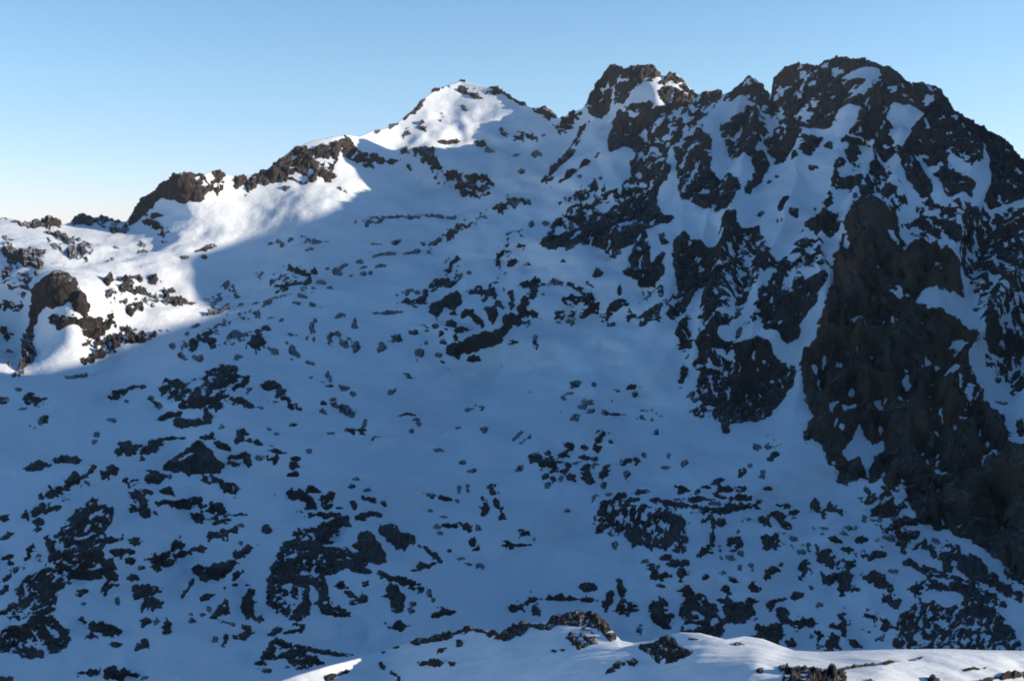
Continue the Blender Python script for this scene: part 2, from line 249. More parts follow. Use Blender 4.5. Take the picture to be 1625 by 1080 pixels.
BLOBS[0] = '''122 600 14 4 -3 1 148 598 4 3 0 1 52 635 15 9 12 .9 30 618 9 2 10 1 35 648 8 2 0 .8 68 668 14 4.5 -42 1 46 679 4 3 0 1 190 625 17 7 -25 .8 212 615 9 3 -10 1 228 615 5 3 0 1 205 641 4 3 0 1 174 670 8 3 5 1 155 688 6 3 0 1 150 700 4 3 0 1 248 640 11 4 42 .95 242 633 5 3 0 1
308 548 16 7 -3 1 330 532 13 9 -20 .8 365 545 11 10 0 .85 336 547 8 5 20 1 315 565 9 4 5 1 372 533 14 4 10 1 390 545 12 7 10 .8 310 520 9 3 -35 1 298 535 8 4 -30 1 378 565 10 3 -20 .9 274 552 4 3 0 1 288 565 8 4 15 .7 345 522 12 4 -30 .9
360 585 13 9 0 1 350 605 22 8 -10 .95 320 637 28 8 4 1 380 637 25 5 9 1 312 622 10 6 20 1 335 590 8 5 0 1 285 610 14 8 10 .8 265 615 8 6 0 .8 390 600 8 4 -40 1 270 660 22 4 -8 1 285 667 14 6 10 1 312 668 22 5 -4 1 330 660 8 6 -20 1 290 645 8 4 0 1
332 692 13 5 5 1 385 684 8 6 20 1 380 698 12 5 -40 .9 410 703 8 5 20 1 395 700 5 4 0 1 350 677 5 3 -30 1 198 710 16 9 3 .95 243 703 15 9 -27 1 222 703 5 3 0 1 270 692 18 2 0 1 227 722 4 3 20 1 355 708 17 4 20 1 375 727 6 4 0 1 380 726 20 4 0 1 372 735 7 4 0 1 393 732 5 6 0 1 410 729 6 4 0 1
437 719 11 3 0 1 435 734 9 6 25 1 468 727 7 3 0 1 468 738 13 5 0 1 467 752 8 3.5 -5 1 491 713 6 3.5 20 1 430 708 4 2 0 1 62 740 22 7 -14 1 108 730 21 8 3 1 178 747 13 8 -12 1 168 753 6 4 -40 1 243 755 15 10 -3 1 258 755 8 5 0 1 268 779 10 6 5 1 350 763 14 5 42 1 366 772 12 8 40 .85 332 755 10 8 30 .9
120 765 24 7 -30 .8 140 750 14 4 -42 .8 112 760 14 5 -40 1 135 766 8 8 0 .9 85 782 16 6 -20 1 92 778 12 6 0 1 60 805 20 6 -32 .95 80 803 14 3 -8 1 62 821 11 5 -12 1 40 812 5 7 30 1 8 818 9 5 -15 .9 8 848 10 4 -45 1 60 835 6 3 0 .7 105 790 8 4 -20 .7 222 783 13 7 0 1 226 800 9 14 8 1 235 815 6 9 -20 1 212 808 8 6 0 .9
212 765 11 4 -25 .8 200 762 4 6 0 .8 258 797 10 5 5 1 293 797 23 8 -8 1 272 797 10 4 0 1 345 803 17 9 3 1 315 820 10 10 -20 1 335 822 9 4 0 .7 352 827 14 5 -5 1 385 811 11 3 0 1 245 814 4 3 0 1 437 610 18 8 10 1 455 630 13 5 20 1 462 637 10 5 40 .8 476 643 8 4 20 .9 440 632 10 2 0 1 426 632 4 3 0 1
515 632 6 3 0 1 528 627 5 3 0 1 514 645 6 4 30 1 548 642 22 6 22 .95 578 660 4 10 -6 1 469 671 5 3 0 1 430 680 5 2.5 0 1 440 686 5 3 0 1 552 675 5 3 25 1 567 680 7 6 40 1 580 678 6 6 30 1 525 680 5 2.5 0 1 520 582 8 4 50 1 527 603 8 2.5 5 1 545 607 9 4 20 1 558 617 5 4 20 1 495 585 3 8 0 .8 512 595 5 2.5 0 .9
622 616 6 5 0 1 650 588 9 2.5 5 1 652 595 5 3 0 1 655 655 10 3 5 .9 664 662 6 3 0 1 664 668 4 3 0 1 655 680 4.5 3.5 0 1 640 657 4 3 0 .8 470 780 20 9 8 1 485 787 14 7 20 1 492 797 9 5 0 1 497 772 12 5 20 1 522 783 12 4 -5 .9 520 790 14 5 -30 .8 512 785 4 5 0 1 525 800 10 3 -10 1 541 802 10 4 -8 1 562 800 5 5 0 1
507 810 22 5 8 .9 530 812 10 4 0 .9 584 776 7 3 20 1 587 792 9 4 25 1 607 798 6 3.5 25 1 562 768 5 3 0 1 565 757 4 3 0 .9 580 818 14 5 -8 1 600 815 9 3 5 1 425 835 7 6 -25 1 475 842 10 9 0 .95 490 832 8 5 0 1 450 945 22 26 0 .45 430 940 6 14 10 .9 440 963 14 5 30 .8 540 933 9 5 0 1 552 945 9 5 20 1 573 953 13 6 5 1
580 930 8 5 -40 .9 530 970 24 8 18 .9 516 965 10 6 -30 1 483 992 5 3.5 0 1 470 985 9 4 0 1 465 1000 12 3 -5 .8 683 878 12 3.5 58 1 691 884 8 4 50 1 675 898 15 4.5 -6 1 606 912 6 4 0 1 625 918 26 5 8 .95 648 925 13 7 5 1 625 938 14 12 0 .95 632 955 12 12 0 1 628 967 9 3 0 1 632 992 17 5.5 -3 1 655 966 5 6 -40 1
670 935 5 3 -20 1 683 943 10 4 45 1 655 955 6 3 0 .8 345 908 28 9 -22 1 320 908 10 9 -40 .93 300 932 13 3 -50 1 330 915 10 6 -30 1 376 915 9 5 -35 1 388 878 17 5 -38 1 378 885 10 7 0 1 318 873 11 5 0 1 345 850 13 8 0 .9 372 840 8 5 -20 1 380 832 5 3 0 1 382 863 5 3 0 1 357 932 4.5 3.5 0 1 330 945 9 4 -20 1
372 928 5 2.5 0 .9 353 963 13 9 -30 1 332 960 4 4 0 1 305 968 4 4 0 1 306 979 6 4 0 1 342 975 5 3 0 1 393 962 13 14 0 .97 397 942 7 10 10 1 410 978 6 4 0 1 362 983 11 4 12 .8 390 1000 9 8 -25 1 373 1005 4 4 0 1 358 1010 3.5 8 10 1 342 1012 3.5 5 20 1 322 970 3 3 0 1 430 1002 8 3 -12 1 445 996 8 4 -10 1 425 1067 7 3 0 1
128 822 14 13 0 1 145 880 19 13 20 1 75 930 16 17 0 1 65 975 13 9 0 1 35 1003 24 12 -10 1 88 1003 18 16 20 1 55 1034 16 6 0 1 175 855 9 5 0 1 195 877 26 4.5 4 1 202 890 10 5 15 1 215 855 14 6 10 1 172 905 10 22 -20 1 140 915 26 5 0 1 130 940 10 4 -10 1 45 877 6 11 30 1 62 885 4 8 0 .9 10 885 9 3 -20 1 14 893 7 3 0 1
28 903 9 4 0 1 8 915 7 3 -15 1 6 930 8 4 -30 1 255 885 18 7 -12 1 262 895 16 6 -10 1 252 903 9 4 0 1 285 880 14 5 -10 1 282 865 8 10 15 1 225 903 6 3.5 0 1 210 918 9 5 10 1 230 940 22 10 6 1 240 952 13 10 0 1 232 981 8 5 -45 1 250 978 5 3.5 -45 1 265 990 8 10 10 1 230 1018 10 8 -30 1 222 1025 7 4 -30 1
132 981 7 5 20 1 160 993 24 9 15 .97 175 998 12 9 0 1 145 1004 7 5 0 1 188 1000 4 6 0 1 186 1020 9 3 0 1 187 950 3 7 0 1 145 1066 17 6 -14 1 180 1068 20 12 10 1 212 1072 18 4 10 1 10 1078 12 5 0 1 132 955 4 2 0 1 222 1035 3 2 0 .9 705 575 4 8 -40 1 755 566 9 6 0 1 728 564 3.5 6 0 1 698 562 5 3 0 1
712 506 13 9 5 1 738 491 18 7 -5 1 757 500 6 10 -20 1 733 518 8 12 45 .95 690 515 5 4 0 1 675 514 6 4 0 1 675 523 6 3 0 1 657 525 6 3.5 0 1 675 545 5 4 0 1 698 529 4 6 30 1 723 532 4 4 0 1 670 560 6 6 -20 1 704 542 6 4 0 1 705 521 4 4 0 1 668 471 11 7 30 .95 648 478 9 6 20 .95 643 463 10 5 -30 .8 655 468 26 14 -15 .45
618 495 26 2.5 0 1 594 496 5 4 0 1 628 495 4 3.5 0 1 752 459 11 7 -28 1 785 458 18 12 -30 .7 782 492 10 12 -40 .95 792 480 5 9 -40 1 706 442 26 12 -30 .45 725 435 13 5 -32 .85 715 418 18 9 -42 .5 690 452 14 5 -30 .8 680 458 8 4 -30 .9 745 430 4 3 0 1 717 447 14 3 -20 .8 770 470 6 4 0 .9 790 445 14 5 -30 .7
830 492 9 18 25 .95 850 456 20 8 -4 1 852 472 8 9 0 1 842 497 13 8 45 .95 808 506 13 13 -20 .97 840 508 7 5 -40 1 812 478 7 10 10 .95 885 458 12 11 20 .8 920 475 28 24 0 .5 905 498 28 12 -10 .55 935 492 12 9 0 .8 885 500 6 10 40 .9 900 515 10 6 -30 .8 935 455 10 8 0 .6 948 482 4 4 0 1 850 540 4 9 5 1 852 552 3 6 0 .9
815 540 7 3 -10 .8 830 385 10 12 0 .3 815 378 20 10 -40 .4 810 405 30 20 -30 .3 835 420 8 3 -15 .9 898 416 5 3 0 1 843 353 4 5 30 .9 865 350 4 4 0 .9 590 350 21 6 -8 .7 618 344 30 3 -8 .9 692 340 36 4 3 .85 655 343 12 4 0 .9 730 362 16 4 -8 .7 600 381 12 3 -5 .9 630 378 10 3 -5 .9 583 398 10 3 -12 1 600 403 10 3 -8 1 622 397 12 3 5 1
652 392 17 3 -14 1 645 395 6 3 0 1 680 393 8 5 -20 1 692 375 14 3.5 -14 1 668 378 6 3 0 .9 715 367 14 8 -20 .6 490 378 30 5 -2 .6 430 384 11 3 -8 1 448 383 13 6 -12 .7 510 380 14 3 -3 .9 487 395 10 3 -10 .8 417 405 8 3 0 .8 533 421 7 4 -10 1 550 413 13 4 -15 1 570 409 7 3 0 1 520 418 5 2 0 1 580 418 14 2 0 1
558 435 6 4 0 1 578 428 6 4 0 1 587 428 4 4 0 1 540 428 3.5 3 0 1 605 421 9 2.5 5 1 478 429 10 3 0 1 470 437 9 3 10 1 452 450 6 4 -20 1 505 444 8 5 -20 1 513 443 5 4 30 1 467 446 9 4 0 .9 524 453 5 4 -20 1 490 463 12 7 0 .6 465 440 42 25 -20 .35 412 437 10 6 0 .6 440 435 9 6 0 .7 455 474 15 4 -10 .85 478 476 7 5 35 1
425 490 9 5 -35 .85 408 486 6 4 0 1 440 480 6 3 0 .9 509 491 4 4 20 1 472 491 9 3 -5 .8 497 490 6 4 30 .9 408 505 8 4 20 1 427 511 9 2 0 1 446 517 7 3.5 10 1 423 525 7 3 10 1 495 523 4 5 0 1 500 511 4 3 0 1 541 505 9 4 -5 1 564 515 5 5 20 1 462 532 7 4 5 1 466 553 9 4 25 1 452 546 6 4 20 .8 487 537 4.5 3.5 0 1
492 566 7 4 15 1 466 563 6 3 10 .9 524 535 6 6 0 1 547 540 9 4 10 1 566 547 5 7 0 1 555 535 6 3 20 1 535 528 4 3 0 .9 410 545 15 10 15 1 400 552 12 5 0 1 408 533 6 4 0 1 435 555 4.5 3 0 1 500 537 4 3 0 .8 612 545 8 5 -10 1 628 535 13 4 5 1 620 540 8 4 -30 1 360 480 30 16 -20 .35 375 505 26 14 -20 .35 350 460 24 8 -20 .35
766 645 5 5 35 1 747 647 8 3.5 -20 1 768 680 5.5 4 0 1 823 688 12 3.5 -35 1 831 698 8 3 -38 1 842 622 3.5 4 0 1 698 710 6 3 0 1 732 732 5 3.5 0 1 823 744 6 3.5 -30 1 728 675 5 2.5 10 .8 748 746 8 2 0 .8 913 613 9 5 -30 1 942 610 5 3 0 .9 905 628 7 3 0 .8 892 635 4 4 0 .7 930 637 12 2 20 .9 932 645 7 4 5 1 922 652 6 4 0 1
938 658 6 3 0 1 912 667 6 5 0 1 957 661 6 3.5 0 1 975 662 16 2 0 1 895 660 6 6 0 .5 1000 615 16 4 -12 .8 1008 625 4 6 0 1 1020 655 9 3 10 1 1015 668 6 4 0 1 1035 671 7 3 10 .8 1045 663 14 3 35 .7 970 637 4 3 0 .9 893 720 13 7 -28 1 905 707 9 5 0 1 952 696 10 7 -30 1 925 709 7 3.5 5 1 930 725 12 4 10 1 870 718 5 4 30 1
850 727 10 9 0 .75 867 730 7 7 30 .95 960 752 9 8 -45 1 957 765 4 9 0 1 935 758 14 7 35 .85 910 757 12 7 10 .8 864 758 4 8 35 1 879 760 4 7 10 1 890 758 3 6 0 1 880 740 26 11 10 .55 869 770 4 4 0 1 950 711 5 4 0 1 935 740 12 6 0 .6 995 731 12 4 -5 .8 1010 727 6 6 0 1 994 752 4 8 0 .9 1022 722 4 3 0 1 920 740 14 8 0 .5
968 702 4 3 0 1 685 780 9 3.5 25 1 700 785 5 3 0 1 712 786 10 3 3 1 726 788 5 3 0 1 742 773 3 5 0 1 730 769 4 3 0 1 783 772 8 5 40 .9 768 795 6 11 -5 1 770 809 5 9 -15 1 791 797 5 10 -20 .9 797 815 4.5 4.5 0 1 785 765 4 3 0 .9 715 832 12 3 5 1 741 833 10 6 0 1 760 838 7 4 35 1 705 818 5 2.5 0 1 682 807 5 3 0 1 698 842 9 3 15 .7
693 835 6 3 0 .9 750 860 7 8 -10 1 755 871 5 3 -10 1 830 845 6 5 0 1 810 863 7 6 -10 1 825 865 11 2 0 1 758 897 6 4 0 1 745 895 6 2 10 1 733 885 5 2.5 0 1 848 855 3 3 0 .8 712 872 4 3 0 .8 702 971 18 5 -5 1 707 968 10 5 0 1 957 806 8 9 -20 1 982 789 9 5 -25 1 1015 780 10 4 -6 1 1002 797 15 4 -5 1 1070 842 12 14 0 1
1060 822 14 8 0 1 1010 845 12 15 0 .85 1030 862 6 4 0 1 970 825 5 12 35 .9 985 838 4 12 25 .9 952 845 5 7 50 .9 945 826 2.5 6 0 1 943 792 5 4 -20 1 967 785 6 3 -10 1 900 812 5 3 -20 .9 1085 857 5 10 0 .9 977 866 4 3 0 1 1080 772 8 6 -5 1 1105 776 8 3 -10 1 1140 758 9 4 -22 1 1177 748 8 6 -10 1 1150 773 12 5 5 1 1175 772 9 7 0 .8
1180 789 12 4 5 1 1220 772 7 4 10 1 1190 736 4 3 0 1 1210 754 5 3 0 1 1210 744 4 3 0 1 1100 800 62 15 0 .42 1160 800 45 14 0 .45 1098 794 4 7 0 1 1078 803 9 5 -10 1 1055 799 6 6 20 .9 1198 803 6 4 20 1 1140 783 8 5 20 1 1120 770 8 3 0 .8 1155 809 30 6 -6 .9 1131 845 5 20 0 .95 1122 822 8 5 0 .8 1145 829 8 6 0 .8 1180 828 8 4 0 .9
1115 872 6 9 30 .85 1125 860 4 6 0 .9 1172 863 8 11 5 1 1160 855 4 5 0 .9 1147 867 4 5 0 1 1160 880 5 4 20 1 1224 860 15 9 0 1 1226 905 12 6 -35 1 1190 895 4 3.5 0 1 1173 898 3 5 0 1 1120 915 5 4 0 1 1163 920 6 3 25 1 1192 933 7 9 -35 1 1198 938 6 5 30 1 1153 938 6 6 0 1 1215 830 9 10 0 .9 1240 820 13 8 15 1 1245 838 8 13 0 .65
1235 815 8 5 0 1 1022 889 6 4 0 1 1058 880 9 5 -40 1 1075 889 14 8 -5 1 1091 886 4 8 0 1 1035 903 10 8 0 1 1055 915 16 5 -3 1 1082 911 7 9 10 1 1047 929 6 2.5 0 1 1040 912 6 6 0 1 1146 880 3 3 0 .8 1193 903 4 3 0 .8 1146 908 4 3 0 .8 933 933 9 8 0 1 935 950 11 4 -5 .9 890 949 40 2 1 .95 982 925 6 5 0 1 966 950 8 12 25 1
985 942 6 9 -30 1 981 962 8 7 0 1 998 970 13 7 -5 1 842 950 9 7 0 1 848 962 8 8 0 1 818 962 10 6 0 1 1015 1000 4 8 0 .7 1045 973 14 20 -5 .97 1055 985 10 10 0 1 1090 940 14 8 -5 .95 1095 938 5 7 0 1 1148 952 7 5 0 1 1172 972 25 18 0 1 1190 957 9 6 0 1 1160 962 14 6 0 1 1220 1003 22 13 6 1 1238 998 10 12 0 1 1255 1015 9 6 15 1
1222 962 5 10 -20 .9 1242 979 16 5 20 .9 1235 952 10 3 -10 .8 1278 982 14 9 0 .97 1338 980 7 15 -6 1 1322 986 10 3.5 0 1 1295 1008 9 8 20 1 1318 1010 10 10 0 1 1315 1022 5 6 0 1 1333 1018 4 4 0 1 1357 1009 5 6 -20 1 1390 1000 6 4 -30 1 1405 980 10 9 10 .9 1290 932 4 4 0 1 1265 944 8 4 -22 1 1240 966 8 5 0 1 1375 975 12 14 0 .35
1268 868 18 9 20 .65 1310 885 18 11 35 .85 1320 915 14 9 0 1 1342 918 18 13 25 .95 1335 935 6 8 0 1 1395 920 20 10 40 .95 1385 912 12 6 0 .9 1275 900 10 13 20 .6 1276 905 3.5 7 10 1 1415 947 11 9 0 .95 1350 895 8 6 -40 1 1335 895 10 6 0 .8 1232 902 5 5 0 1 1295 797 6 8 -10 1 1320 803 13 6 25 1 1335 810 5 5 30 1 1305 815 6 5 20 1
1260 809 7 4 0 1 1245 800 10 5 -30 .7 1305 838 10 2.5 0 .8 1305 850 5 3 0 1 1350 837 10 3.5 0 1 1366 857 8 5 15 1 1340 847 8 3 20 .8 1345 875 7 5 0 1 1325 859 8 3.5 20 1 1370 880 8 5 0 .8 1392 880 9 6 0 .95 1432 873 5 7 -10 1 1472 870 14 5 30 1 1455 866 10 3 -30 .9 1442 890 7 4 10 1 1400 868 6 3 0 1 1412 865 6 3 0 .8 1420 905 8 4 0 .8
1480 905 30 8 18 .85 1510 888 24 12 20 .65 1545 900 22 16 25 .95 1500 880 18 5 -5 .85 1545 935 40 9 15 .8 1590 930 38 9 28 .75 1575 912 22 7 38 .7 1455 930 13 8 0 .9 1465 900 10 5 10 1 1550 962 26 10 0 1 1590 1000 12 18 20 .85 1555 947 13 5 10 1 1588 955 7 6 0 1 1530 920 24 8 10 .6 1490 925 26 8 10 .5 1610 915 20 6 35 .8
1430 830 24 6 10 .6 1450 850 16 5 15 .5 1385 830 14 5 0 .7 1372 825 6 5 0 1 1500 865 20 4 20 .6 1440 985 6 18 0 .8 1420 1010 6 16 0 .95 1300 960 8 4 0 .7 1420 860 26 7 15 .5 1040 690 5 4 0 .8 1060 715 4 4 0 .8 1055 735 5 3 0 .8 1090 728 6 4 -10 .9 1098 643 5 4 0 .9 1200 708 6 5 0 .9 1225 700 12 10 -20 .45 1228 718 6 3 0 1 1222 725 5 3 0 1'''

# ---------------------------------------------------------------- foreground ridge data
SKYF = nums('''-600 1190 100 1150 380 1102 430 1086 470 1072 520 1057 560 1047 595 1038 620 1030 650 1020 690 1012 720 1004 745 998 765 1001 790 1004 810 998 835 990 860 988 885 978 910 972 940 973 958 984 970 1000 985 1017 1005 1021
1030 1018 1060 1009 1080 1004 1110 1005 1130 1010 1150 1015 1180 1010 1210 1014 1235 1024 1260 1033 1300 1035 1360 1033 1420 1031 1500 1030 1560 1032 1625 1033 1750 1036 2400 1060''', 2)
DEPTHF = nums("""380 1102 96 430 1086 100 520 1057 106 560 1047 110 470 1085 100 520 1074 104 560 1062 109 595 1038 115 620 1030 120 690 1012 116 745 998 113 835 990 107 900 972 105 970 1000 97 1005 1021 93 1030 1018 91 1080 1004 88 1180 1010 86 1250 1030 82
1300 1035 80 1400 1031 79 1625 1033 78 2400 1060 72 -600 1190 100""", 3)
for (fu, fv) in nums("600 1062 640 1050 700 1040 700 1080 800 1030 800 1080 900 1045 900 1080 1000 1050 1000 1080 1100 1052 1100 1080 1200 1055 1200 1080 650 1180 900 1180 1150 1180 620 1100", 2):
    rx_, ry_, rz_ = ray(fu, fv)
    DEPTHF.append((fu, fv, -37.2 / (rz_ / ry_ - 0.54 * rx_ / ry_)))     # flank that rises to the right, turned from the sun
for (fu, fv) in nums("1280 1075 1400 1055 1400 1080 1625 1055 1625 1080 1400 1180 1625 1180 2400 1160", 2):
    rx_, ry_, rz_ = ray(fu, fv)
    DEPTHF.append((fu, fv, -24.8 / (rz_ / ry_ + 0.16 * rx_ / ry_)))                         # level top
F_POLYS = [
(1, .88, -25, 7, '606 1034 625 1022 645 1013 665 1006 690 1001 705 1000 722 994 745 991 760 997 775 1001 800 995 808 970 818 958 830 955 842 968 832 980 850 990 866 990 872 972 895 966 915 960 938 964 950 975 968 990 978 1010 968 1018 958 1006 945 996 925 992 905 993 888 990 875 1000 858 998 842 996 825 1008 800 1018 785 1012 768 1004 745 1002 720 1010 690 1019 665 1022 640 1019 620 1030'),
(2, .9, -25, 6, '1008 1026 1030 1020 1045 1016 1058 1006 1068 1012 1075 1020 1092 1026 1100 1032 1078 1042 1060 1050 1042 1046 1022 1036'),
(3, .85, -5, 6, '1246 1064 1265 1060 1300 1062 1330 1065 1345 1074 1340 1100 1250 1110 1242 1085'),
]
F_BLOBS = '''1480 1078 14 9 0 1 700 1031 9 4 -20 1 690 1053 30 5 2 1 662 1050 4 3 0 1 728 1018 6 5 -30 1 605 1053 5 9 -20 1 630 1072 9 4 35 1 880 1031 5 3 0 1 892 1028 5 3 0 1 925 1010 24 16 0 .55 945 1018 8 6 0 .9 905 1012 6 5 0 1
970 1065 8 4 -20 1 983 1057 8 5 -30 1 1002 1051 7 5 20 1 1172 1021 13 3 -8 1 1335 1066 10 3 0 .9 1360 1058 40 2 -8 .9 1405 1051 20 1.5 -10 1 1300 1060 20 2 0 .9 1205 1066 7 3 0 .9 1240 1062 7 4 0 .9 1600 1073 40 4 -9 .95 1560 1082 30 4 -12 .9 1380 1085 20 5 0 .8 1100 1012 8 1.5 0 .9
1450 1044 14 1.5 -10 .8 545 1066 12 3 -28 1 525 1074 9 4 -30 1 1545 1062 18 1.5 -5 .8'''

# ---------------------------------------------------------------- grids
def interp(tab, x):
    t = np.array(tab)
    return np.interp(x, t[:, 0], t[:, 1])

def columns(u0, u1, step, left, right, grow=1.16):
    c = list(np.arange(u0, u1 + step, step))
    s = step; x = c[-1]
    while x < right:
        s *= grow; x += min(s, 90); c.append(x)
    s = step; x = c[0]; lead = []
    while x > left:
        s *= grow; x -= min(s, 90); lead.append(x)
    return np.array(lead[::-1] + c)

def blur(A, k, it=2):
    for _ in range(it):
        for ax in (0, 1):
            p = np.pad(A, [(k, k) if a == ax else (0, 0) for a in range(2)], mode='edge')
            c = np.cumsum(p, axis=ax)
            c = np.concatenate([np.zeros_like(np.take(c, [0], ax)), c], ax)
            n = A.shape[ax]
            hi = np.take(c, range(2 * k + 1, 2 * k + 1 + n), ax); lo = np.take(c, range(0, n), ax)
            A = (hi - lo) / (2 * k + 1)
    return A

def make_sheet(cols, sky, bottom, nrow, depth, back, power=1.0, mono=0.0, swell=None):
    """rows go from the near edge (row 0) to the crest, then over the back of the ridge"""
    cu = cols
    sv = interp(sky, cu)
    bv = np.maximum(bottom, sv + 150)
    t = np.linspace(0, 1, nrow) ** power
    ks = np.arange(-60, 61, 6.0)
    ss = np.mean([interp(sky, cu + k_) for k_ in ks], 0)          # rows follow the crest only close to it
    V = bv[None] + (ss - bv)[None] * t[:, None] + (sv - ss)[None] * t[:, None] ** 7
    U = np.repeat(cu[None], nrow, 0)
    D = depth(U, V)
    if swell is not None: D = D * np.exp(swell(U, V, sv))
    if mono:                                   # no hidden overhangs: every row lies beyond the one below it
        stepv = -np.diff(V, axis=0, prepend=V[:1])
        ramp_ = np.cumsum(stepv * mono * 1.0, 0)
        D = D + blur(np.maximum.accumulate(D - ramp_, 0) + ramp_ - D, 5, 2)
        ramp_ = ramp_ * 0.8
        D = np.maximum.accumulate(D - ramp_, 0) + ramp_
    P = at(U, V, D)
    nb = len(back)
    crest = P[-1]
    hd = crest[:, :2] / np.linalg.norm(crest[:, :2], axis=1)[:, None]
    rows = []
    for (dist, drop) in back:
        q = crest.copy()
        q[:, :2] += hd * dist; q[:, 2] -= drop
        rows.append(q)
    P = np.concatenate([P, np.stack(rows)], 0)
    U = np.concatenate([U, np.repeat(cu[None], nb, 0)], 0)
    V = np.concatenate([V, np.repeat(sv[None], nb, 0) - np.arange(1, nb + 1)[:, None] * 1.3], 0)
    D = np.concatenate([D, np.repeat(D[-1:], nb, 0)], 0)
    return U, V, D, P

def normals(P):
    du = np.gradient(P, axis=1); dv = np.gradient(P, axis=0)
    n = np.cross(du, dv)
    n /= np.linalg.norm(n, axis=-1)[..., None] + 1e-9
    n[n[..., 2] < 0] *= -1
    return n

# ---------------------------------------------------------------- scene helpers
scene = bpy.context.scene
col = scene.collection

def link(o):
    col.objects.link(o); return o

def mesh_obj(name, verts, faces, mat, parent=None, smooth=True):
    me = bpy.data.meshes.new(name)
    v = np.ascontiguousarray(verts, dtype=np.float32); f = np.ascontiguousarray(faces, dtype=np.int32)
    me.vertices.add(len(v)); me.vertices.foreach_set('co', v.ravel())
    me.loops.add(f.size); me.loops.foreach_set('vertex_index', f.ravel())
    me.polygons.add(len(f))
    k = f.shape[1]
    me.polygons.foreach_set('loop_start', np.arange(0, f.size, k, dtype=np.int32))
    me.polygons.foreach_set('use_smooth', np.full(len(f), smooth, dtype=bool))
    me.update(calc_edges=True); me.validate()
    me.materials.append(mat)
    o = bpy.data.objects.new(name, me); link(o)
    if parent: o.parent = parent
    return o

def tag(o, label=None, cat=None, group=None, kind=None):
    if label: o['label'] = label
    if cat: o['category'] = cat
    if group: o['group'] = group
    if kind: o['kind'] = kind
    return o

def grid_faces(nr, nc, r0=0, r1=None, c0=0, c1=None):
    r1 = nr - 1 if r1 is None else r1; c1 = nc - 1 if c1 is None else c1
    r, c = np.meshgrid(np.arange(r0, r1), np.arange(c0, c1), indexing='ij')
    a = (r * nc + c).ravel()
    return np.stack([a, a + 1, a + nc + 1, a + nc], 1)

# ---------------------------------------------------------------- materials
def nodes(name):
    m = bpy.data.materials.new(name); m.use_nodes = True
    nt = m.node_tree; b = nt.nodes['Principled BSDF']
    return m, nt, b

def add(nt, t, **kw):
    n = nt.nodes.new(t)
    for k, v in kw.items():
        if k in ('data_type', 'blend_type', 'operation', 'noise_dimensions', 'feature', 'noise_type'):
            setattr(n, k, v)
        else:
            n.inputs[k].default_value = v
    return n

def ramp(nt, pts):
    r = nt.nodes.new('ShaderNodeValToRGB')
    e = r.color_ramp.elements
    while len(e) < len(pts): e.new(0.5)
    for i, (p, c) in enumerate(pts):
        e[i].position = p; e[i].color = c if len(c) == 4 else (*c, 1)
    return r

def snow_material(name, size, stretch=(1, 1.0, 1.6), wind=0.10):
    """size: metres of one drift; finer grain follows from it"""
    m, nt, b = nodes(name); L = nt.links.new
    tc = add(nt, 'ShaderNodeTexCoord')
    mp = add(nt, 'ShaderNodeMapping'); mp.inputs['Scale'].default_value = stretch
    L(tc.outputs['Object'], mp.inputs['Vector'])
    n1 = add(nt, 'ShaderNodeTexNoise', Scale=1 / size, Detail=6.0, Roughness=0.6)
    n2 = add(nt, 'ShaderNodeTexNoise', Scale=6 / size, Detail=5.0, Roughness=0.65)
    n3 = add(nt, 'ShaderNodeTexNoise', Scale=0.3 / size, Detail=3.0)
    for n in (n1, n2, n3): L(mp.outputs[0], n.inputs['Vector'])
    c = ramp(nt, [(0.3, (0.64, 0.67, 0.70)), (0.66, (0.78, 0.79, 0.80))])
    L(n3.outputs['Fac'], c.inputs['Fac']); L(c.outputs['Color'], b.inputs['Base Color'])
    b.inputs['Roughness'].default_value = 0.62
    b.inputs['Specular IOR Level'].default_value = 0.25
    b1 = add(nt, 'ShaderNodeBump', Strength=0.75, Distance=size * wind)
    b2 = add(nt, 'ShaderNodeBump', Strength=0.7, Distance=size * 0.03)
    L(n1.outputs['Fac'], b1.inputs['Height']); L(n2.outputs['Fac'], b2.inputs['Height'])
    L(b1.outputs[0], b2.inputs['Normal']); L(b2.outputs[0], b.inputs['Normal'])
    return m

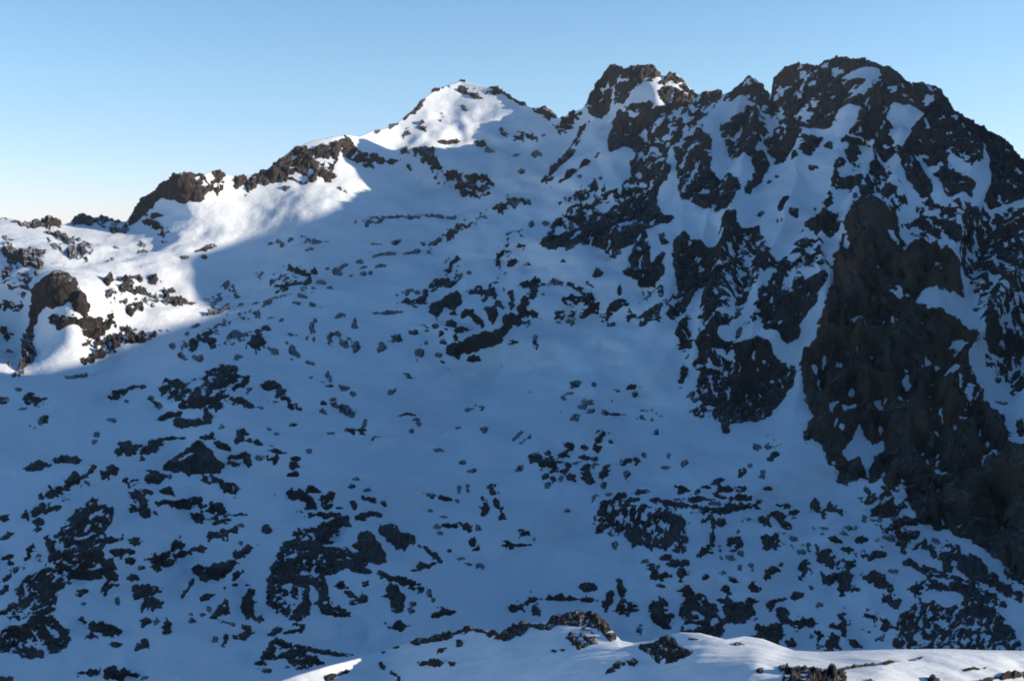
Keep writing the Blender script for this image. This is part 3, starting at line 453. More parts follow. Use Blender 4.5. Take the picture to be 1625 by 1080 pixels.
def rock_material(name, size, dark, light, warm, dust=0.82, bump=1.0, soft=0.06, cover=1.0, deep=0.5):
    m, nt, b = nodes(name); L = nt.links.new
    tc = add(nt, 'ShaderNodeTexCoord')
    n1 = add(nt, 'ShaderNodeTexNoise', Scale=1 / size, Detail=8.0, Roughness=0.7)
    n2 = add(nt, 'ShaderNodeTexNoise', Scale=0.22 / size, Detail=4.0)
    n3 = add(nt, 'ShaderNodeTexNoise', Scale=4 / size, Detail=6.0, Roughness=0.7)
    mp = add(nt, 'ShaderNodeMapping'); mp.inputs['Scale'].default_value = (1, 1, 0.35)
    L(tc.outputs['Object'], mp.inputs['Vector'])
    v1 = add(nt, 'ShaderNodeTexVoronoi', Scale=0.7 / size); v1.feature = 'DISTANCE_TO_EDGE'
    for n in (n1, n2, n3, v1): L(mp.outputs[0], n.inputs['Vector'])
    c1 = ramp(nt, [(0.36, dark), (0.56, light), (0.72, tuple(1.5 * x for x in light))])
    L(n1.outputs['Fac'], c1.inputs['Fac'])
    mx = add(nt, 'ShaderNodeMix'); mx.data_type = 'RGBA'
    r2 = ramp(nt, [(0.45, (0, 0, 0)), (0.68, (1, 1, 1))])
    L(n2.outputs['Fac'], r2.inputs['Fac']); L(r2.outputs['Color'], mx.inputs[0])
    L(c1.outputs['Color'], mx.inputs[6]); mx.inputs[7].default_value = (*warm, 1)
    # thin snow caught on ledges
    geo = add(nt, 'ShaderNodeNewGeometry'); sx = add(nt, 'ShaderNodeSeparateXYZ')
    bmp = add(nt, 'ShaderNodeBump', Strength=bump, Distance=size * deep)
    ad = add(nt, 'ShaderNodeMath'); ad.operation = 'ADD'
    L(n1.outputs['Fac'], ad.inputs[0])
    ml = add(nt, 'ShaderNodeMath'); ml.operation = 'MULTIPLY'; ml.inputs[1].default_value = 0.6
    L(n3.outputs['Fac'], ml.inputs[0]); L(ml.outputs[0], ad.inputs[1])
    ad2 = add(nt, 'ShaderNodeMath'); ad2.operation = 'MULTIPLY_ADD'; ad2.inputs[1].default_value = 0.5
    cr = ramp(nt, [(0.0, (0, 0, 0)), (0.12, (1, 1, 1))])
    L(v1.outputs['Distance'], cr.inputs['Fac']); L(cr.outputs['Color'], ad2.inputs[0]); L(ad.outputs[0], ad2.inputs[2])
    L(ad2.outputs[0], bmp.inputs['Height'])
    L(geo.outputs['Normal'], sx.inputs[0])
    pm = add(nt, 'ShaderNodeMath'); pm.operation = 'MULTIPLY_ADD'; pm.inputs[1].default_value = 0.9; pm.inputs[2].default_value = -0.45
    L(n3.outputs['Fac'], pm.inputs[0])
    sm = add(nt, 'ShaderNodeMath'); sm.operation = 'ADD'
    L(sx.outputs['Z'], sm.inputs[0]); L(pm.outputs[0], sm.inputs[1])
    sr = nt.nodes.new('ShaderNodeMapRange'); sr.inputs[1].default_value = dust or 0.9; sr.inputs[2].default_value = (dust or 0.9) + soft; sr.inputs[4].default_value = cover
    L(sm.outputs[0], sr.inputs[0])
    mx2 = add(nt, 'ShaderNodeMix'); mx2.data_type = 'RGBA'
    L(sr.outputs[0], mx2.inputs[0]); L(mx.outputs[2], mx2.inputs[6]); mx2.inputs[7].default_value = (0.8, 0.82, 0.85, 1)
    L(mx2.outputs[2] if dust else mx.outputs[2], b.inputs['Base Color'])
    b.inputs['Roughness'].default_value = 0.9
    b.inputs['Specular IOR Level'].default_value = 0.2
    L(bmp.outputs[0], b.inputs['Normal'])
    return m

M_SNOW = snow_material('snow', 24.0)
M_SNOWF = snow_material('ridge_snow', 3.0, (0.45, 1.3, 1.6), 0.16)
M_ROCK = rock_material('rock_dark', 4.0, (0.016, 0.014, 0.013), (0.050, 0.042, 0.036), (0.062, 0.044, 0.032), 0.84, bump=0.6, soft=0.4, cover=0.13)
M_CLIFF = rock_material('rock_face', 9.0, (0.020, 0.017, 0.016), (0.085, 0.072, 0.060), (0.100, 0.070, 0.052), 0.92, soft=0.25, cover=0.7)
M_WALL = rock_material('rock_wall', 9.0, (0.017, 0.014, 0.011), (0.112, 0.084, 0.056), (0.155, 0.092, 0.052), 0.95, bump=0.9, soft=0.3, cover=0.45, deep=0.5)
M_STONE = rock_material('rock_snowy', 4.0, (0.018, 0.016, 0.015), (0.055, 0.048, 0.042), (0.070, 0.052, 0.042), 0.62, bump=0.6, soft=0.6, cover=0.40)
M_CRAG = rock_material('rock_crag', 9.0, (0.018, 0.015, 0.013), (0.052, 0.043, 0.036), (0.080, 0.052, 0.044), 0.90, soft=0.15, cover=0.8)
M_ROCKF = rock_material('rock_near', 1.4, (0.016, 0.013, 0.012), (0.050, 0.040, 0.032), (0.085, 0.050, 0.032), 0.95, soft=0.2, cover=0.6)

# ---------------------------------------------------------------- main terrain
STEP = 1.35
depth_fn = tps(DEPTH)
cols = columns(-45, 1690, STEP, -1500, 5200)
BACK = [(6, 1), (16, 6), (40, 24), (110, 85), (300, 260)]
def swell(u, v, sv):
    """benches, hollows and rolls of the basin, gentler on the steep faces"""
    w = np.clip((v - sv[None]) / 90.0, 0, 1)
    s = np.where(1, np.clip((1120 - u) / 150.0, 0, 1) + np.clip((v - 700) / 80.0, 0, 1), 0)
    s = np.clip(s, 0.22, 1) * (1 - 0.75 * np.clip((720 - u) / 120.0, 0, 1) * np.clip((640 - v) / 80.0, 0, 1))
    return w * s * (0.048 * fbm(u / 190.0 + 1, v / 105.0, 2, 19) + 0.015 * fbm(u / 62.0, v / 36.0, 2, 29))

U, V, D, P = make_sheet(cols, SKY, 1130, 790, depth_fn, BACK, mono=0.30, swell=swell)
NR, NC = U.shape; NB = len(BACK)
N0 = normals(P)
PX = (D / FOC)                                  # metres per sheet unit
# broad drifts and hollows
X, Y = P[..., 0], P[..., 1]
am = np.clip((interp(SKY, U[0])[None] - V) / -60.0, 0, 1)      # fades out at the crest so that the skyline stays put
drift = fbm(X / 210.0 + 3, Y / 260.0, 2, 13) * 6.0 + fbm(X / 80.0, Y / 100.0, 3, 3) * 4.0 + fbm(X / 26.0 + 5, Y / 40.0, 2, 9) * 1.1
steep = np.clip((U - 1000) / 120.0, 0, 1) * np.clip((690 - V) / 120.0, 0, 1)
ribs = ridged((U + 0.35 * V) / 105.0, V / 420.0, 2, 14) * steep
P = P + N0 * ((drift * am * np.clip(D / 1000.0, .22, 1.1)) + ribs * 13.0 * am)[..., None]
# left knoll, hollows: (u, v, ru, rv, metres)
for (cu, cv, ru, rv, hgt) in nums('''0 0 1 1 0''', 5):
    P[..., 2] += hgt * np.exp(-((U - cu) / ru) ** 2 - ((V - cv) / rv) ** 2)

# ---------------------------------------------------------------- rock coverage
C = Cover(U, V)
ANG = {3: 90}
for (zone, dens, ang, lam, s) in POLYS:
    C.poly(nums(s, 2), dens, ang, zone, False, lam)
for zone, s in BLOBS.items():
    for (x, y, rx, ry, ang, dens) in nums(s, 6):
        C.ell(x, y, rx, ry, ang, dens, zone)
for s in SNOWS:
    C.poly(nums(s, 2), 1, 0, 0, True, edge=3.5)
for (x, y, rx, ry, ang, dens) in nums(NEGS, 6):
    C.ell(x, y, rx, ry, ang, dens, 0, True, 6.0)

C.F += fbm(U / 6.0, V / 5.0, 2, 91) * 1.0 * np.clip((C.F + 6) / 4, 0, 1) * np.where(C.Z == 3, 1.8, np.where(C.Z == 0, 0.6, np.where(C.Z > 5, 1.8, 1.0)))
C.F -= np.where(C.Z == 0, np.interp(V, [330, 620, 760, 1000], [0.6, 0.3, -0.35, -0.5]), 0)

# small snow flecks caught on the ledges of the great cliff
frng = random.Random(5)
for _ in range(95):
    fx, fy = frng.uniform(1285, 1610), frng.uniform(370, 860)
    if frng.random() < 0.4: fx += 60 * (1 if fx < 1440 else -0.6)
    C.ell(fx, fy, frng.uniform(1.3, 2.9), frng.uniform(2.2, 6.5), frng.uniform(-30, 30), 1, 0, True)

def lift(C, PX, N, cap=16.0, rough=1.0):
    F = C.F.astype(float)
    pos = np.maximum(F, 0)
    h = np.where(F > 0, cap * (1 - np.exp(-pos * 0.75 / cap)), F * 0.8)
    k = np.clip(pos / 5.0, 0, 1)
    rn = ridged(C.U / 13.0, C.V / 15.0, 4, 61) * 1.3 + fbm(C.U / 4.0, C.V / 4.2, 2, 77) * 0.35
    big = np.clip((pos - 5) / 10.0, 0, 1)
    rn2 = ridged(C.U / 34.0 + 0.15 * C.V / 34.0, C.V / 90.0, 3, 83) * 4.0
    wall = (C.Z == 3) * np.clip((pos - 2) / 8.0, 0, 1)
    wu = C.U + 6 * fbm(C.U / 40.0, C.V / 40.0, 2, 51)
    rn3 = ridged(wu / 58.0, C.V / 210.0, 2, 95) * 9.0 + ridged(wu / 19.0, C.V / 75.0, 3, 96) * 4.0 + ridged(wu / 60.0, C.V / 22.0 + wu / 90.0, 2, 97) * 2.0
    h = h + rough * (rn * k + rn2 * big * (1 - wall) + rn3 * wall)
    h = np.maximum(h, np.where(F > 0, 0.25, -99))
    return h

HL = lift(C, PX, N0)
HL = np.where((C.Z == 8) & (HL > 0), HL * 1.7, HL)
up = np.array([0, 0, 1.0])
NL = N0 * 0.8 + up * 0.2
PR = P + NL * (HL * PX)[..., None]

# snow sheet, every second sample is enough for it
M_rows = np.unique(np.concatenate([np.arange(0, NR - NB - 1, 2), np.arange(NR - NB - 1, NR)]))
M_cols = np.unique(np.concatenate([np.arange(0, NC, 2), [NC - 1]]))
micro = fbm(U / 7.0, V / 4.0, 2, 31) * 0.22 * PX * am
PS = (P + N0 * micro[..., None])[np.ix_(M_rows, M_cols)]
US = U[np.ix_(M_rows, M_cols)]; VS = V[np.ix_(M_rows, M_cols)]
FS = grid_faces(PS.shape[0], PS.shape[1])
NS = normals(PS).reshape(-1, 3)

def divide(u, v):
    """which landform a face of the sheet belongs to"""
    k = np.zeros(u.shape, int)                                     # snow basin
    edge = np.interp(v, [0, 190, 260, 340, 420, 520, 680, 780, 860, 930], [886, 886, 870, 850, 980, 1060, 1100, 1290, 1430, 1640])
    k[(u > edge) & (v < 930)] = 1                                  # rocky mountain
    ey = np.interp(u, [560, 620, 700, 800, 886], [200, 245, 262, 262, 240])
    k[(v < ey) & (u > 560) & (u <= edge)] = 2                      # far summit
    el = np.interp(u, [-3000, 0, 180, 400, 560], [400, 400, 390, 310, 265])
    k[(v < el) & (u <= 560)] = 3                                   # left ridge
    return k

uc = US.ravel()[FS].mean(1); vc = VS.ravel()[FS].mean(1)
kk = divide(uc, vc)
flat = PS.reshape(-1, 3)
LAND = [('snow_basin_terrain', 'broad blue shaded snow basin dotted with dark rocks', 'snowfield'),
        ('rocky_mountain_terrain', 'steep rocky mountain with snow gullies filling the right of the scene', 'mountain'),
        ('summit_terrain', 'rounded snowy summit on the skyline left of the rock pinnacles', 'summit'),
        ('ridge_terrain', 'low sunlit snow ridge along the left skyline', 'ridge')]
for i, (nm, lb, ct) in enumerate(LAND):
    f = FS[kk == i]
    idx, inv = np.unique(f, return_inverse=True)
    o = mesh_obj(nm, flat[idx], inv.reshape(f.shape), M_SNOW)
    o.data.normals_split_custom_set_from_vertices([tuple(n) for n in NS[idx]])
    tag(o, lb, ct, kind='structure')

# ---------------------------------------------------------------- split the rock into pieces
def components(F, Z):
    nr, nc = F.shape
    lab = np.zeros((nr, nc), np.int32)
    par = [0]
    def find(a):
        while par[a] != a:
            par[a] = par[par[a]]; a = par[a]
        return a
    prev = []
    for r in range(nr):
        m = F[r] > 0; z = Z[r]
        ch = np.flatnonzero(np.diff(np.concatenate([[0], (m * (z + 1)).astype(np.int32), [0]])))
        cur = []
        for a, b in zip(ch[:-1], ch[1:]):
            if not m[a]: continue
            par.append(len(par)); l = len(par) - 1
            cur.append((a, b, z[a], l)); lab[r, a:b] = l
        j = 0
        for (a, b, zz, l) in cur:
            while j < len(prev) and prev[j][1] <= a: j += 1
            q = j
            while q < len(prev) and prev[q][0] < b:
                if prev[q][2] == zz:
                    ra, rb = find(l), find(prev[q][3])
                    if ra != rb: par[max(ra, rb)] = min(ra, rb)
                q += 1
        prev = cur
    roots = np.array([find(i) for i in range(len(par))], np.int32)
    return roots[lab]

def dilate(lab, n):
    for _ in range(n):
        out = lab.copy()
        for dr, dc in ((0, 1), (0, -1), (1, 0), (-1, 0), (1, 1), (-1, -1), (1, -1), (-1, 1)):
            s = np.roll(np.roll(lab, dr, 0), dc, 1)
            out = np.where(out == 0, s, out)
        lab = out
    return lab

def largest_island(f, ff):
    """the connected part of a piece that shows the most rock"""
    idx, inv = np.unique(f, return_inverse=True)
    q = inv.reshape(f.shape)
    lab = np.arange(len(idx))
    while True:
        m = lab[q].min(1)
        new = lab.copy()
        for k in range(4): np.minimum.at(new, q[:, k], m)
        new = new[new]
        if (new == lab).all(): break
        lab = new
    l = lab[q[:, 0]]
    if l.min() == l.max(): return f
    score = np.bincount(l, weights=(ff[f] > 0).sum(1) + 0.001)
    return f[l == score.argmax()]

def pieces(C, P, minarea):
    lab = components(C.F, C.Z)
    ids, cnt = np.unique(lab, return_counts=True)
    small = ids[(cnt < minarea)]
    lab[np.isin(lab, small)] = 0
    big = dilate(lab, 2)
    nr, nc = lab.shape
    Q = np.stack([big[:-1, :-1], big[:-1, 1:], big[1:, 1:], big[1:, :-1]], -1)
    # the owner of a face: a corner that is truly rock wins over the buried fringe
    T = np.stack([lab[:-1, :-1], lab[:-1, 1:], lab[1:, 1:], lab[1:, :-1]], -1)
    own = np.where(T.max(-1) > 0, T.max(-1), Q.max(-1))
    own[(Q > 0).sum(-1) < 4] = 0
    fl = np.flatnonzero(own.ravel())
    o = own.ravel()[fl]
    order = np.argsort(o, kind='stable')
    fl = fl[order]; o = o[order]
    ul, start = np.unique(o, return_index=True)
    start = list(start) + [len(o)]
    r = fl // (nc - 1); c = fl % (nc - 1)
    a = r * nc + c
    faces = np.stack([a, a + 1, a + nc + 1, a + nc], 1)
    pf = P.reshape(-1, 3); uf = C.U.ravel(); vf = C.V.ravel(); zf = C.Z.ravel(); ff = C.F.ravel()
    out = []
    for i, l in enumerate(ul):
        f = faces[start[i]:start[i + 1]]
        f = largest_island(f, ff)
        idx, inv = np.unique(f, return_inverse=True)
        u, v = uf[idx], vf[idx]
        rk = ff[idx] > 0
        if rk.sum() < 2: continue
        uu, vv = u[rk], v[rk]
        seen = ((uu > 0) & (uu < W) & (vv > 0) & (vv < H)).sum()
        out.append(dict(verts=pf[idx], faces=inv.reshape(f.shape), u=uu.mean(), v=vv.mean(), w=np.ptp(uu) + 1, h=np.ptp(vv) + 1,
                        area=rk.sum() * 1.35 ** 2, seen=seen * 1.35 ** 2, zone=int(np.bincount(zf[idx][rk]).argmax())))
    return out

PIECES = pieces(C, PR, 3)
PIECES.sort(key=lambda p: -p['seen'])

# ---------------------------------------------------------------- names and labels
HAND = [  # u, v, reach, name, category, label
(1480, 667, 120, 'cliff', 'cliff', 'great dark cliff, widest and tallest bare wall of the rocky mountain'),
(1428, 220, 120, 'mountain_crag', 'crag', 'dark rock face wrapping the broad highest summit of the rocky mountain'),
(1172, 526, 120, 'buttress', 'buttress', 'broad dark buttress between two snow gullies, ending in a rounded foot'),
(1011, 272, 100, 'mountain_crag', 'crag', 'slanting dark rock face dropping left below the pinnacles'),
(1592, 451, 120, 'rock_band', 'rock band', 'streaky rock bands slanting across the snow right of the great dark cliff'),
(1187, 212, 60, 'pinnacle', 'pinnacle', 'dark tooth of rock beside the notch left of the highest summit'),
(1118, 290, 60, 'rock_rib', 'rock rib', 'dark rib between two narrow snow gullies under the pinnacles'),
(978, 139, 50, 'pinnacle', 'pinnacle', 'leftmost twin-headed rock pinnacle on the skyline'),
(1068, 145, 35, 'pinnacle', 'pinnacle', 'rounded rock pinnacle right of the small snow patch on the skyline'),
(1314, 371, 40, 'rock_outcrop', 'rock outcrop', 'dark rock knob in the wide snow apron left of the great cliff'),
(1282, 427, 40, 'rock_outcrop', 'rock outcrop', 'broken rocks just below the dark knob in the snow apron'),
(1022, 421, 40, 'rock_outcrop', 'rock outcrop', 'blocky dark rock left of the straight narrow snow gully'),
(1032, 506, 40, 'rock_outcrop', 'rock outcrop', 'wedge of rock in the snow at the foot of the straight gully'),
(1352, 262, 30, 'rock_rib', 'rock rib', 'dark upright rib splitting the snow below the highest summit'),
(272, 314, 70, 'crag', 'crag', 'steep brown crag rising highest on the left skyline'),
(481, 261, 70, 'crag', 'crag', 'long dark rocky crest sloping up the skyline towards the snowy summit'),
(114, 519, 90, 'rock_tower', 'rock tower', 'lone rock tower with a dark drop on its left, at the shadow edge'),
(98, 921, 90, 'rock_outcrop', 'rock outcrop', 'largest broken rock patch, in the lower left corner of the slope'),
(508, 894, 60, 'rock_outcrop', 'rock outcrop', 'large rounded patch of dark rock in the middle of the lower slope'),
(322, 624, 50, 'rock_outcrop', 'rock outcrop', 'broad broken rock patch high on the left of the shaded slope'),
(789, 509, 60, 'rock_outcrop', 'rock outcrop', 'biggest dark outcrop in the centre of the shaded basin'),
(1018, 832, 60, 'scree_outcrop', 'rock outcrop', 'streaky brown rocks on the mound right of the valley floor'),
(1130, 972, 50, 'rock_outcrop', 'rock outcrop', 'dark rocks directly behind the sunlit snow of the near ridge'),
(1538, 959, 90, 'rock_outcrop', 'rock outcrop', 'wide mottled outcrop at the lower right, with a yellowish top'),
(1445, 996, 50, 'rock_outcrop', 'rock outcrop', 'mottled rocks left of the wide lower right outcrop'),
(309, 730, 40, 'rock_outcrop', 'rock outcrop', 'flat-based dark outcrop with a snow streak, below the broken rock patch'),
(468, 1038, 50, 'rock_outcrop', 'rock outcrop', 'wedge-shaped outcrop at the bottom beside the tip of the near ridge'),
(1172, 972, 35, 'boulder', 'boulder', 'blocky brown boulder behind the crest of the near sunlit ridge'),
(1045, 973, 30, 'boulder', 'boulder', 'tall dark boulder left of the rocks behind the near ridge'),
(1220, 1002, 30, 'boulder', 'boulder', 'low dark boulder touching the sunlit crest of the near ridge'),
(680, 254, 30, 'rock_outcrop', 'rock outcrop', 'pair of brown rocks below the left shoulder of the snowy summit'),
(747, 292, 40, 'rock_outcrop', 'rock outcrop', 'cluster of rocks in the shaded snow under the snowy summit'),
(680, 488, 40, 'rock_outcrop', 'rock outcrop', 'dark outcrop just above the biggest outcrop of the basin centre'),
(866, 181, 20, 'crag', 'crag', 'small dark crag on the skyline right of the snowy summit'),
(629, 851, 30, 'rock_outcrop', 'rock outcrop', 'dark leaning outcrop right of the large rounded rock patch'),
]
PLACES = [(60, 355, 'on the dip of the left skyline'), (170, 360, 'on the skyline left of the brown crag'), (35, 425, 'in the sunlit snow at the far left edge'), (110, 390, 'in the sunlit snow below the skyline dip'),
(350, 285, 'on the skyline right of the brown crag'), (320, 400, 'along the sunlit hollow below the brown crag'), (230, 410, 'in the sunlit hollow below the brown crag'), (235, 465, 'on the sunlit knoll right of the rock tower'), (180, 550, 'along the shadow edge right of the rock tower'), (20, 560, 'in the snow left of the rock tower'),
(70, 630, 'on blue snow below the rock tower'), (190, 650, 'on blue snow between tower and broken rock patch'), (330, 545, 'above the broad broken rock patch'), (365, 490, 'just below the lit tongue of snow'), (300, 640, 'at the edge of the broad broken rock patch'),
(460, 625, 'right of the broad broken rock patch'), (410, 715, 'right of the flat-based outcrop'), (230, 715, 'left of the flat-based outcrop'), (85, 740, 'on the smooth snow above the lower left patch'), (85, 800, 'just above the lower left patch'), (20, 890, 'left of the lower left patch'), (200, 870, 'at the right edge of the lower left patch'),
(230, 790, 'below the flat-based outcrop'), (340, 800, 'below and right of the flat-based outcrop'), (235, 950, 'in the snow right of the lower left patch'), (340, 860, 'left of the large rounded patch'), (345, 920, 'below left of the large rounded patch'), (365, 985, 'on the snow above the bottom wedge outcrop'), (170, 1000, 'on bottom left snow below the broken patch'), (150, 1065, 'at the bottom left edge'),
(500, 790, 'above the large rounded patch'), (590, 800, 'above right of the large rounded patch'), (540, 950, 'below the large rounded patch'), (470, 960, 'at the edge of the large rounded patch'), (640, 935, 'right of the large rounded patch'), (680, 885, 'below the leaning outcrop'), (640, 985, 'just behind the left crest of the near ridge'), (440, 1000, 'around the bottom wedge outcrop'),
(450, 385, 'in the shaded snow under the sunlit band'), (460, 440, 'in the loose cluster left of the basin'), (430, 520, 'below the loose cluster left of the basin'), (500, 555, 'in the lower row left of the basin'), (560, 645, 'in the curved row on the middle slope'), (560, 420, 'in the row along the upper basin'), (640, 390, 'in the upper basin under the thin rock line'), (640, 345, 'along the thin rock line under the summit'), (760, 355, 'in the brownish band under the summit'),
(720, 430, 'up the slope from the central outcrops'), (640, 500, 'left of the central outcrops'), (700, 530, 'among the central outcrops'), (790, 470, 'above the biggest central outcrop'), (850, 490, 'right of the biggest central outcrop'), (920, 480, 'in the faint cluster left of the straight gully'), (760, 650, 'on the open snow of the basin floor'), (660, 660, 'left of the open basin floor'), (830, 690, 'beside the streaks on the open snow'), (840, 390, 'on the snow under the slanting rock face'),
(900, 735, 'in the small cluster on the valley side'), (940, 640, 'on the snow above the small valley cluster'), (1020, 690, 'in the hollow below the buttress'), (700, 800, 'on the lower valley floor'), (780, 800, 'by the paired rocks on the valley floor'), (770, 870, 'on the plain snow of the lower valley'), (690, 965, 'just behind the near rocky crest'), (970, 810, 'left of the streaky brown mound'), (1100, 800, 'above the streaky brown mound'), (1170, 770, 'on snow above and right of the brown mound'), (1130, 850, 'right of the streaky brown mound'),
(1060, 900, 'below the streaky brown mound'), (1190, 910, 'on pale snow above the near sunlit ridge'), (1230, 850, 'between brown mound and great cliff'), (980, 950, 'behind the highest rocks of the near ridge'), (860, 955, 'in the line behind the near rocky crest'), (1230, 975, 'around the blocky brown boulder'), (1310, 1000, 'behind the flat sunlit part of the ridge'), (1390, 980, 'left of the mottled rocks'), (1300, 880, 'in the diagonal row across pale snow'), (1370, 920, 'at the lower end of the diagonal row'), (1310, 810, 'in the snow left of the cliff foot'), (1420, 845, 'at the foot of the great dark cliff'), (1350, 860, 'in the blue snow below the cliff foot'), (1500, 890, 'in the rubble under the great cliff'), (1590, 930, 'at the right edge under the great cliff'), (1450, 920, 'above the wide mottled outcrop'), (1230, 715, 'in the snow fan below the buttress'),
(740, 150, 'on the top of the snowy summit'), (650, 190, 'along the left skyline of the snowy summit'), (740, 230, 'on the shaded side of the snowy summit'), (850, 240, 'in the snow bowl right of the summit'), (900, 200, 'at the saddle left of the pinnacles'), (920, 260, 'along the diagonal lines left of the pinnacles'), (620, 260, 'on the shoulder left of the summit'), (500, 280, 'around the long rocky crest'),
(1000, 180, 'among the rock pinnacles'), (1080, 220, 'below the rock pinnacles'), (940, 350, 'beside the slanting rock face'), (1170, 300, 'between the narrow snow gullies'), (1250, 200, 'on the highest summit'), (1260, 290, 'at the top of the snow apron'), (1400, 250, 'in snow lanes under the highest summit'), (1240, 400, 'in the wide snow apron'), (1440, 330, 'above the great dark cliff'), (1560, 400, 'among the slanting bands right of the cliff'), (1580, 560, 'in the snow right of the great cliff'),
(1050, 440, 'beside the straight snow gully'), (980, 490, 'left of the straight snow gully'), (1090, 560, 'along the left edge of the buttress'), (1160, 500, 'on the upper buttress'), (1130, 660, 'at the foot of the buttress'), (1280, 640, 'between buttress and great cliff'), (1400, 720, 'on the great dark cliff')]
PLACES_NEAR = [(900, 1010, 'on the shaded side of the near ridge'), (660, 1045, 'at the left end of the near ridge'), (540, 1068, 'on the sunlit tip of the near ridge'), (980, 1055, 'in the shaded hollow of the near ridge'), (1110, 1015, 'on the sunlit hump of the near ridge'), (1360, 1056, 'on the flat sunlit snow of the ridge'), (1230, 1064, 'by the bottom rocks of the near ridge'), (1560, 1072, 'at the bottom right corner')]
HAND_NEAR = [(835, 995, 60, 'rocky_crest', 'rock crest', 'long dark rocky crest along the top of the near ridge'), (1054, 1030, 40, 'rock_outcrop', 'rock outcrop', 'dark brown outcrop beside the sunlit hump of the near ridge'), (1290, 1084, 50, 'rock_outcrop', 'rock outcrop', 'brown rocks cut by the bottom edge below the sunlit ridge'), (1586, 1076, 40, 'rock_outcrop', 'rock outcrop', 'long low rock in the bottom right corner'), (920, 1014, 20, 'rock_outcrop', 'rock outcrop', 'broken rocks under the highest point of the rocky crest')]

def noun(p):
    return ('boulder', 'boulder') if p['area'] < 420 and p['w'] < 2.1 * p['h'] else ('rock_outcrop', 'rock outcrop')

def shape(p):
    q = p['w'] / p['h']
    if q > 2.4: return 'long flat'
    if q < 0.85: return 'upright'
    return 'broad' if p['area'] > 700 else ('compact' if p['area'] > 220 else 'small')

def name_pieces(ps, hand, places, group):
    free = set(range(len(ps)))
    for (u, v, reach, nm, ct, lb) in hand:
        c = [i for i in free if math.hypot(ps[i]['u'] - u, ps[i]['v'] - v) < reach]
        if not c: continue
        i = max(c, key=lambda i: ps[i]['area'] / (20 + math.hypot(ps[i]['u'] - u, ps[i]['v'] - v)))
        ps[i].update(name=nm, cat=ct, label=lb); free.discard(i)
    by = {}
    for i in free:
        p = ps[i]
        k = min(range(len(places)), key=lambda k: (places[k][0] - p['u']) ** 2 + 2.2 * (places[k][1] - p['v']) ** 2)
        by.setdefault(k, []).append(i)
    for k, m in by.items():
        ph = places[k][2]
        m.sort(key=lambda i: -ps[i]['area'])
        word = {}
        if len(m) == 1:
            word[m[0]] = 'lone {s} {n}'
        else:
            word[m[0]] = 'largest {s} {n}'
            rest = m[1:]
            for key, txt in ((lambda i: ps[i]['v'], 'uppermost {s} {n}'), (lambda i: -ps[i]['v'], 'lowest {s} {n}'), (lambda i: ps[i]['u'], 'leftmost {s} {n}'), (lambda i: -ps[i]['u'], 'rightmost {s} {n}')):
                j = min(m, key=key)
                if j not in word: word[j] = txt
            if len(m) > 2 and m[1] not in word: word[m[1]] = 'second largest {s} {n}'
            if len(m) > 4 and m[2] not in word: word[m[2]] = 'third largest {s} {n}'
            used = set()
            for i in m:
                if i in word: continue
                j = min((q for q in m if q != i and q in (m[0], m[1])), key=lambda q: math.hypot(ps[q]['u'] - ps[i]['u'], ps[q]['v'] - ps[i]['v']))
                du, dv = ps[i]['u'] - ps[j]['u'], ps[i]['v'] - ps[j]['v']
                d = ('right of' if du > 0 else 'left of') if abs(du) > abs(dv) else ('below' if dv > 0 else 'above')
                t = '{s} {n} %s the %s one' % (d, 'largest' if j == m[0] else 'second largest')
                if t.format(s=shape(ps[i]), n='') in used: continue
                used.add(t.format(s=shape(ps[i]), n='')); word[i] = t
        for i in m:
            p = ps[i]; nm, ct = noun(p)
            p['name'], p['cat'] = nm, ct
            if i in word:
                p['label'] = (word[i].format(s=shape(p), n=ct) + ' ' + ph)
            else:
                p['label'] = 'one of several %s %ss %s' % (shape(p), ct, ph)
            p['group'] = 'rocks ' + ph
    for p in ps:
        w = p['label'].split()
        if len(w) > 16: p['label'] = ' '.join(w).replace(' the second largest one', ' the second one').replace(' rock outcrop ', ' rock ', 1).replace(' broad broken ', ' broken ').replace('third largest compact', 'third largest').replace('largest compact', 'largest')
    return ps

def build(ps, mats):
    for p in ps:
        o = mesh_obj(p['name'], p['verts'], p['faces'], mats(p))
        tag(o, p['label'], p['cat'], p.get('group'))

def merged(ps):
    vs, fs, n = [], [], 0
    for p in ps:
        vs.append(p['verts']); fs.append(p['faces'] + n); n += len(p['verts'])
    return np.concatenate(vs), np.concatenate(fs)

KEEP = 268
shown = name_pieces(PIECES[:KEEP], HAND, PLACES, 'rocks')
build(shown, lambda p: (M_STONE if p['v'] < 690 and p['area'] < 520 and not 700 < p['u'] < 820 else M_ROCK) if p['zone'] == 0 else M_WALL if p['zone'] == 3 else (M_CRAG if p['zone'] in (6, 7, 8, 9) else M_CLIFF))
v, f = merged(PIECES[KEEP:])
tag(mesh_obj('scattered_stones', v, f, M_STONE), 'countless small dark stones scattered through the shaded snow', 'stones', kind='stuff')
